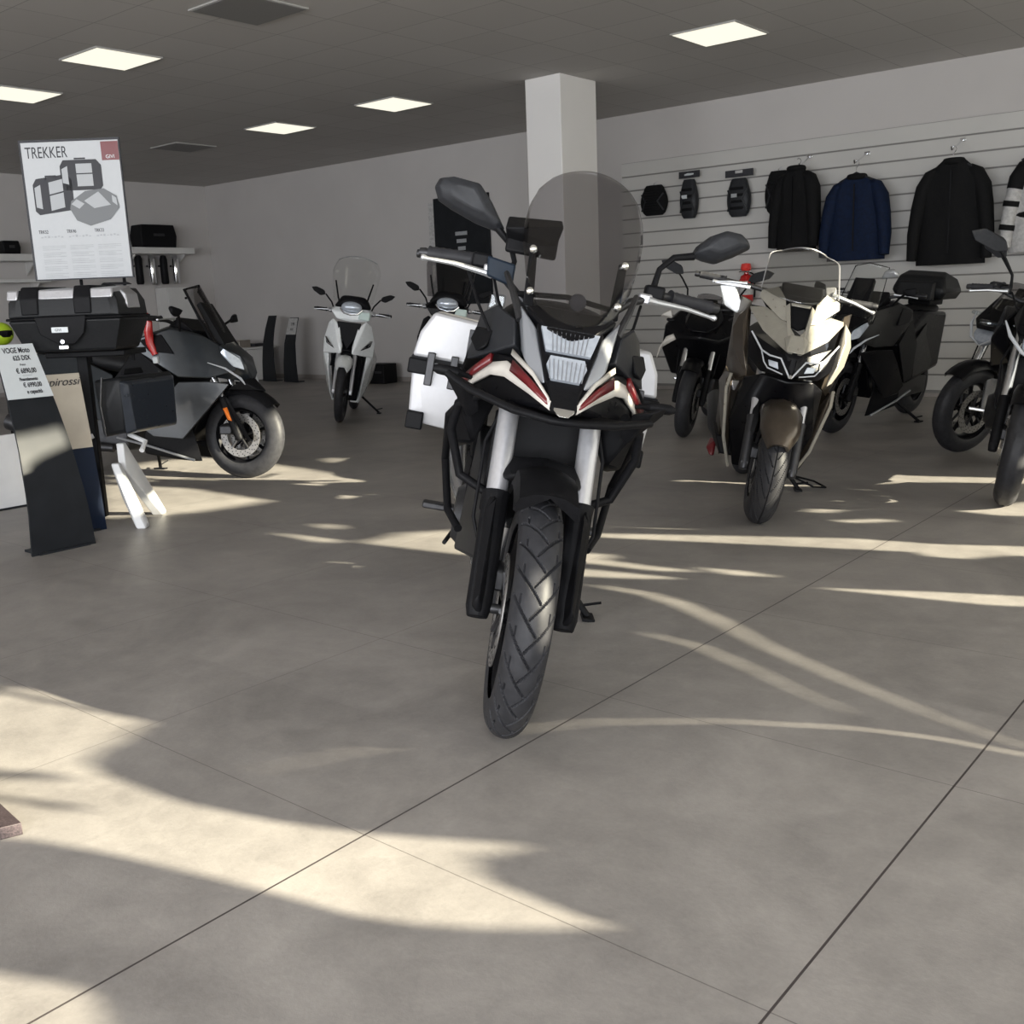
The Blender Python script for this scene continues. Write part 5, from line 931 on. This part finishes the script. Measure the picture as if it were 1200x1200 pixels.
# low mat block at the left edge in front
M['speck']=mat('speckled_brown',(.045,.032,.034),.6,var=.6,scale=260)
hull('speckled_block',M['speck'],[(0,0,0),(0,0,.03),(-.6,-.02,0),(-.6,-.02,.03),(-.6,-.5,0),(-.6,-.5,.03),(-.12,-.45,0),(-.12,-.45,.03)],None,.002)
sb=bpy.data.objects['speckled_block']; sb.location=(-2.27,.92,0); sb.rotation_euler=(0,0,R(-8)); tag(sb,'dark speckled block corner on the floor at the left edge of the photo','block')
# ---------------------------------------------------------------- clothing and gear on the slat wall
def garment(label,x,zt,w_,h_,m,sleeve=None,trim=None,yaw=0,y=10.66,pattern=None):
    t=thing('motorcycle_jacket',label,'jacket',(x,y,zt),(0,0,yaw))
    a=w_/2; rings=[]
    for k in range(19):
        v=k/18; z=-h_*(1-v)
        wd=a*(.80-.10*v) if v<.72 else a*(.73-.50*((v-.72)/.28)**1.7)
        dp=.10*(1-.3*v) if v<.82 else .075*(1-.35*(v-.82)/.18)
        r=sell(0,0,z,wd,dp,2.3,32,'z')
        rings.append([Vector((p.x*(1+.05*pnoise(Vector((p.x*9,p.y*9,z*3.0)))),p.y+.030*pnoise(Vector((p.x*11+x,p.y*6,z*2.4)))-.02*v,p.z)) for p in r])
    G().loft(rings).build('body',M[m],t,ang=80)
    for s in(-1,1):
        pts=[Vector((s*a*.34,0,-h_*.10)),Vector((s*a*.52,0,-h_*.145)),Vector((s*a*.66,-.01,-h_*.26)),Vector((s*a*.76,-.03,-h_*.45)),Vector((s*a*.84,-.05,-h_*.70)),Vector((s*a*.86,-.07,-h_*.95))]
        G().tube(pts,[.060,.082,.094,.085,.074,.056],16,flat=.85).build('sleeve',M[sleeve or m],t,ang=80)
        if pattern:
            G().tube([p_+Vector((0,-.004,.006)) for p_ in pts[:3]]+[pts[2].lerp(pts[3],.5)],[.066,.090,.100,.094],16,flat=.88).build('shoulder_panel',M['cloth'],t,ang=80)
            for q,(z0,rr) in enumerate(((-.50,.073),(-.74,.066))):
                c=Vector((s*a*(.78+.065*q),-.035-.015*q,z0*h_)); G().tube([c+Vector((-.004*s,0,.025)),c-Vector((-.004*s,0,.025))],rr+.014,16,flat=.87).build('sleeve_band',M['cloth'],t,ang=80)
    G().tube([(.075*math.cos(q*PI/6),-.02+.055*math.sin(q*PI/6),-.02) for q in range(12)],.032,10,closed=True).build('collar',M[trim or m],t,ang=80)
    G().box((0,-.105,-h_*.5),(.012,.01,h_*.78)).build('zip',M['matte'],t)
    if pattern:
        hull('chest_yoke',M['cloth'],[(-.16,-.10,-.10),(.16,-.10,-.10),(-.20,-.08,-.24),(.20,-.08,-.24),(0,-.125,-.20),(-.1,.03,-.05),(.1,.03,-.05)],t,.02)
        for s in(-1,1): G().tube([(s*.05,-.115,-.14),(s*.10,-.125,-.26),(s*.12,-.12,-.40)],.006,6).build('red_piping',M['redlens'],t)
        G().tube([(a*.66*math.cos(q*PI/8),.105*math.sin(q*PI/8),-h_*.62) for q in range(16)],.03,8,closed=True).build('waist_band',M['cloth'],t,ang=80)
    return t
def hook(label,x,z,l=.34,y1=None):
    t=thing('wall_hook',label,'hook',(x,Y1-.034,z))
    G().box((0,-.006,0),(.055,.012,.035)).build('mount',M['chrome'],t,bevel=.003)
    G().tube([(0,-.01,0),(0,-l*.5,-.06),(0,-l,-.12),(0,-l-.012,-.09)],.008,8).build('arm',M['chrome'],t)
    return t
hook('chrome wall hook above the blue jacket',-4.18,2.48); hook('chrome wall hook above the wide black jacket',-3.24,2.50); hook('chrome wall hook above the black and white jacket',-2.46,2.50)
hook('chrome wall hook above the plain black jacket beside the blue one',-4.80,2.52,.26)
def hanger(label,x,z,y):
    t=thing('clothes_hanger',label,'hanger',(x,y,z))
    G().tube([(-.17,0,-.14),(0,0,-.06),(.17,0,-.14)],.012,8).build('shoulder_bar',M['char'],t)
    G().tube([(0,0,-.06),(0,0,-.01),(.018,0,.01),(.03,0,.03),(.018,0,.052),(0,0,.06),(-.014,0,.05)],.0035,6).build('hook',M['chrome'],t)
for lb,x,z in (('hanger holding the blue jacket',-4.18,2.33),('hanger holding the wide black jacket',-3.24,2.36),('hanger holding the black and white jacket',-2.46,2.36),('hanger holding the plain black jacket beside the blue one',-4.80,2.42)): hanger(lb,x,z,10.62)
garment('blue motorcycle jacket hanging on the slat wall',-4.18,2.25,.72,.84,'blue',trim='cloth',yaw=4)
garment('wide black motorcycle jacket hanging alone between the blue and the white one',-3.24,2.30,.80,.98,'cloth',yaw=3)
garment('black and pale grey motorcycle jacket with red piping at the right edge',-2.40,2.28,.76,.88,'lgrey','lgrey','cloth',yaw=2,pattern=True)
garment('plain narrow black jacket left of the blue jacket',-4.83,2.40,.56,.86,'cloth',yaw=-6)
def protector(name,label,x,z0,z1,w_,m,card=None,cat='back protector'):
    h_=z1-z0; t=thing(name,label,cat,(x,Y1-.05,z0)); a=w_/2
    rings=[]
    for k in range(13):
        v=k/12; f=.80+.28*math.sin(PI*min(1,v*1.15))-.12*max(0,v-.8)*5*.5; f*= .82 if k in(0,12) else 1
        rings.append(sell(0,-.06,h_*v,a*f,.05*(.7+.5*math.sin(PI*v)) ,3,20,'z'))
    G().loft(rings).build('shell',M[m],t,ang=50)
    for k in range(4): G().box((0,-.118,h_*(.22+.17*k)),(w_*.62,.012,.03)).build('rib',M['matte'],t,bevel=.005)
    G().tube([(-a*.9,-.10,h_*.7),(-a*.5,-.125,h_*.45),(-a*.9,-.10,h_*.15)],.010,6).tube([(a*.9,-.10,h_*.7),(a*.5,-.125,h_*.45),(a*.9,-.10,h_*.15)],.010,6).build('strap',M['char'],t)
    if card:
        o=G().box((0,-.06,h_+.055),(card,.006,.075)).build('header_card',M['ink'],t)
        if card<.3: G().hull([(-.06,-.064,h_+.045),(-.02,-.064,h_+.07),(.02,-.064,h_+.045),(.06,-.064,h_+.065),(.06,-.067,h_+.05),(-.06,-.067,h_+.06)]).build('header_mark',M['paper'],o)
        else: G().box((0,-.066,h_+.07),(.09,.004,.03)).build('header_mark',M['lgrey'],o)
        G().box((-.03,-.122,h_*.55),(.07,.006,.04)).build('tag',M['gink'] if card>.3 else M['paper'],t)
    else: G().tube([(0,.015,h_+.05),(0,-.06,h_+.02),(0,-.07,h_-.02)],.004,6).build('hanging_loop',M['chrome'],t)
protector('glove_pouch','plain black pouch hanging beside the smoked windscreen',-6.69,2.06,2.40,.33,'cloth',cat='pouch')
protector('back_protector','slim dark back protector under a small black header card',-6.22,1.99,2.42,.21,'char',.27)
protector('back_protector','wider dark back protector under a wide black header card',-5.59,1.96,2.37,.26,'char',.34)
protector('back_protector','black back protector overlapping the plain black jacket',-5.12,1.95,2.40,.28,'cloth')
# dark banner on the wall behind the adventure motorcycle
bn=thing('wall_banner','tall dark banner on the back wall behind the adventure motorcycle','banner',(-9.87,Y1-.03,1.12))
G().box((.03,0,.72),(1.02,.03,1.46)).build('panel',M['sheet'],bn,bevel=.004)
G().box((-.52,.005,.70),(.14,.02,1.40)).build('side_board',M['wsheet2'] if 'wsheet2' in M else M['lgrey'],bn)
for k in range(3):
    g=G().box((.03,-.0175,.95-.10*k),(.22-.04*k,.003,.05)); g.build('faded_print',M['gink'],bn)
# black box behind the white scooter
bx=thing('equipment_box','small black box on the floor behind the white scooter','box',(-11.38,10.62,0),(0,0,5))
G().box((0,0,.145),(.46,.30,.29)).build('shell',M['matte'],bx,bevel=.015)
for x in(-.12,.12): G().box((x,-.153,.17),(.13,.01,.03)).build('latch',M['dsteel'],bx,bevel=.003)
# ---------------------------------------------------------------- shelves on the left wall
def shelf(label,y0,y1,z,dep=.42,th=.10):
    t=thing('wall_shelf',label,'shelf',(X0,(y0+y1)/2,z)); G().box((dep/2,0,-th/2),(dep,y1-y0,th)).build('board',M['shelf'],t,bevel=.004)
    for s in(-1,1): G().hull([(0,s*(y1-y0)*.4,-th),(.02,s*(y1-y0)*.4+.02,-th),(.0,s*(y1-y0)*.4,-th-.2),(dep*.7,s*(y1-y0)*.4,-th),(dep*.7,s*(y1-y0)*.4+.02,-th),(0,s*(y1-y0)*.4+.02,-th-.2)]).build('bracket',M['shelf'],t)
    return t
shelf('white wall shelf right of the poster',9.20,10.34,2.20)
shelf('upper white wall shelf at the left edge of the photo',6.60,7.76,2.08)
shelf('lower white wall shelf at the left edge of the photo',6.60,7.80,1.72,th=.05)
def blackbox(label,y,z,d,m='matte',x=-15.55):
    t=thing('storage_case',label,'case',(x,y,z)); G().hull([(sx*d[0]/2*k,sy*d[1]/2*k,zz) for sx in(-1,1) for sy in(-1,1) for k,zz in((.94,0),(1,d[2]*.5),(.9,d[2]))]).build('shell',M[m],t,bevel=.015)
    G().box((d[0]/2+.0,0,d[2]*.55),(.012,d[1]*.3,.04)).build('latch',M['dsteel'],t,bevel=.003); return t
blackbox('large black case on the shelf right of the poster',9.70,2.20,(.34,.66,.36))
blackbox('small dark case with a sloping top on the upper left shelf',7.30,2.08,(.26,.26,.19))
# exhaust silencers standing under the right shelf
for i,(y,m,lb) in enumerate(((9.42,'matte','black exhaust silencer hanging under the shelf, left of the chrome ones'),(9.66,'chrome','chrome exhaust silencer hanging under the shelf, middle one'),(9.88,'matte','black exhaust silencer hanging under the shelf between the two chrome ones'),(10.10,'chrome','chrome exhaust silencer hanging under the shelf, nearest the corner'))):
    t=thing('exhaust_silencer',lb,'exhaust',(-15.62,y,1.62)); G().lathe([(0,0),(.05,.0),(.062,.03),(.062,.40),(.045,.46),(0,.47)],(0,0,0),'z',20).build('can',M[m],t)
    G().box((-.09,0,.3),(.14,.02,.03)).build('bracket',M['dsteel'],t)
cb=thing('display_cabinet','white cabinet with a small dark knob below the shelf right of the poster','cabinet',(-15.6,10.02,.0)); G().box((0,0,.78),(.36,.50,1.56)).build('body',M['shelf'],cb,bevel=.006)
G().tube([(.18,.08,1.38),(.20,.08,1.38)],.02,10).build('knob',M['matte'],cb)
ct=thing('display_table','low white cabinet in the far left corner','cabinet',(-14.35,10.25,0),(0,0,0)); G().box((0,0,.26),(.55,1.1,.50)).build('body',M['shelf'],ct,bevel=.006)
G().box((0,0,.53),(.60,1.15,.03)).build('top',M['shelf'],ct,bevel=.004)
for i,(dx,dy,h_,m,lb) in enumerate(((0,-.32,.09,'matte','flat black box on the low corner cabinet'),(.02,.05,.12,'ssheet','taller brownish box on the low corner cabinet'),(-.02,.34,.05,'ink','thin dark box at the right end of the low corner cabinet'))):
    o=G().box((0,0,h_/2),(.26,.26,h_)).build('cardboard_box' if i==1 else 'flat_box',M[m],None,bevel=.004); o.location=(-14.35+dx,10.25+dy,.545); o.rotation_euler=(0,0,.2*i); tag(o,lb,'box')
# green helmet-like case at the far left
gh=thing('green_helmet','lime green and black helmet on a stand at the left edge','helmet',(-9.27,4.19,.93)); G().ell((0,0,.10),(.105,.10,.10),24,14).build('shell',M['green'],gh); G().hull([(.07,-.07,.07),(.07,.07,.07),(.10,-.055,.13),(.10,.055,.13),(.115,0,.07),(.115,0,.13),(.04,-.08,.10),(.04,.08,.10)]).build('visor',M['black'],gh,bevel=.005)
hs=thing('helmet_stand','black post table under the lime green helmet','table',(-9.27,4.19,0)); G().lathe([(0,0),(.2,0),(.2,.02),(.03,.03),(.03,.90),(.22,.905),(.22,.93),(0,.93)],(0,0,0),'z',24).build('post',M['matte'],hs)
# red strap lock hanging from the grey scooter
bpy.context.view_layer.update()
rl=bpy.data.objects.new('red_cover',None); COL.objects.link(rl); rl.parent=s1; rl.matrix_local=s1.matrix_world.inverted()@(Matrix.Translation((-6.36,3.88,.86))@Euler((R(4),R(-3),R(20))).to_matrix().to_4x4())
G().tube([(.0,0,.30),(.01,0,.24),(-.01,0,.18),(-.015,0,.10),(.01,0,.02)],[.014,.022,.030,.028,.022],14).build('body',M['redlens'],rl)
G().box((.012,0,-.015),(.042,.042,.045)).build('tip',M['paper'],rl,bevel=.008)
M['redcap']=mat('red_cap',(.75,.05,.04),.35,coat=.3)
# fire extinguisher on the slat wall
fx=thing('fire_extinguisher','red fire extinguisher on the slat wall between the adventure bike mirror and the silver scooter','fire extinguisher',(-5.47,Y1-.155,1.02))
G().lathe([(0,0),(.07,.0),(.08,.02),(.08,.24),(.06,.29),(.025,.31),(.025,.33),(0,.33)],(0,0,0),'z',24).build('cylinder',M['redlens'],fx)
G().lathe([(.081,.08),(.081,.16)],(0,0,0),'z',24).build('label_band',M['lgrey'],fx)
G().box((0,-.02,.335),(.14,.05,.018)).build('handle',M['chrome'],fx,bevel=.004)
G().lathe([(0,.345),(.05,.345),(.062,.37),(.05,.42),(0,.43)],(0,-.01,0),'z',20).build('cap',M['redcap'],fx)
G().tube([(.03,-.02,.34),(.10,-.02,.30),(.11,-.01,.15),(.10,0,.05)],.010,8).build('hose',M['matte'],fx)
G().box((0,.10,.15),(.05,.052,.2)).build('wall_bracket',M['dsteel'],fx)
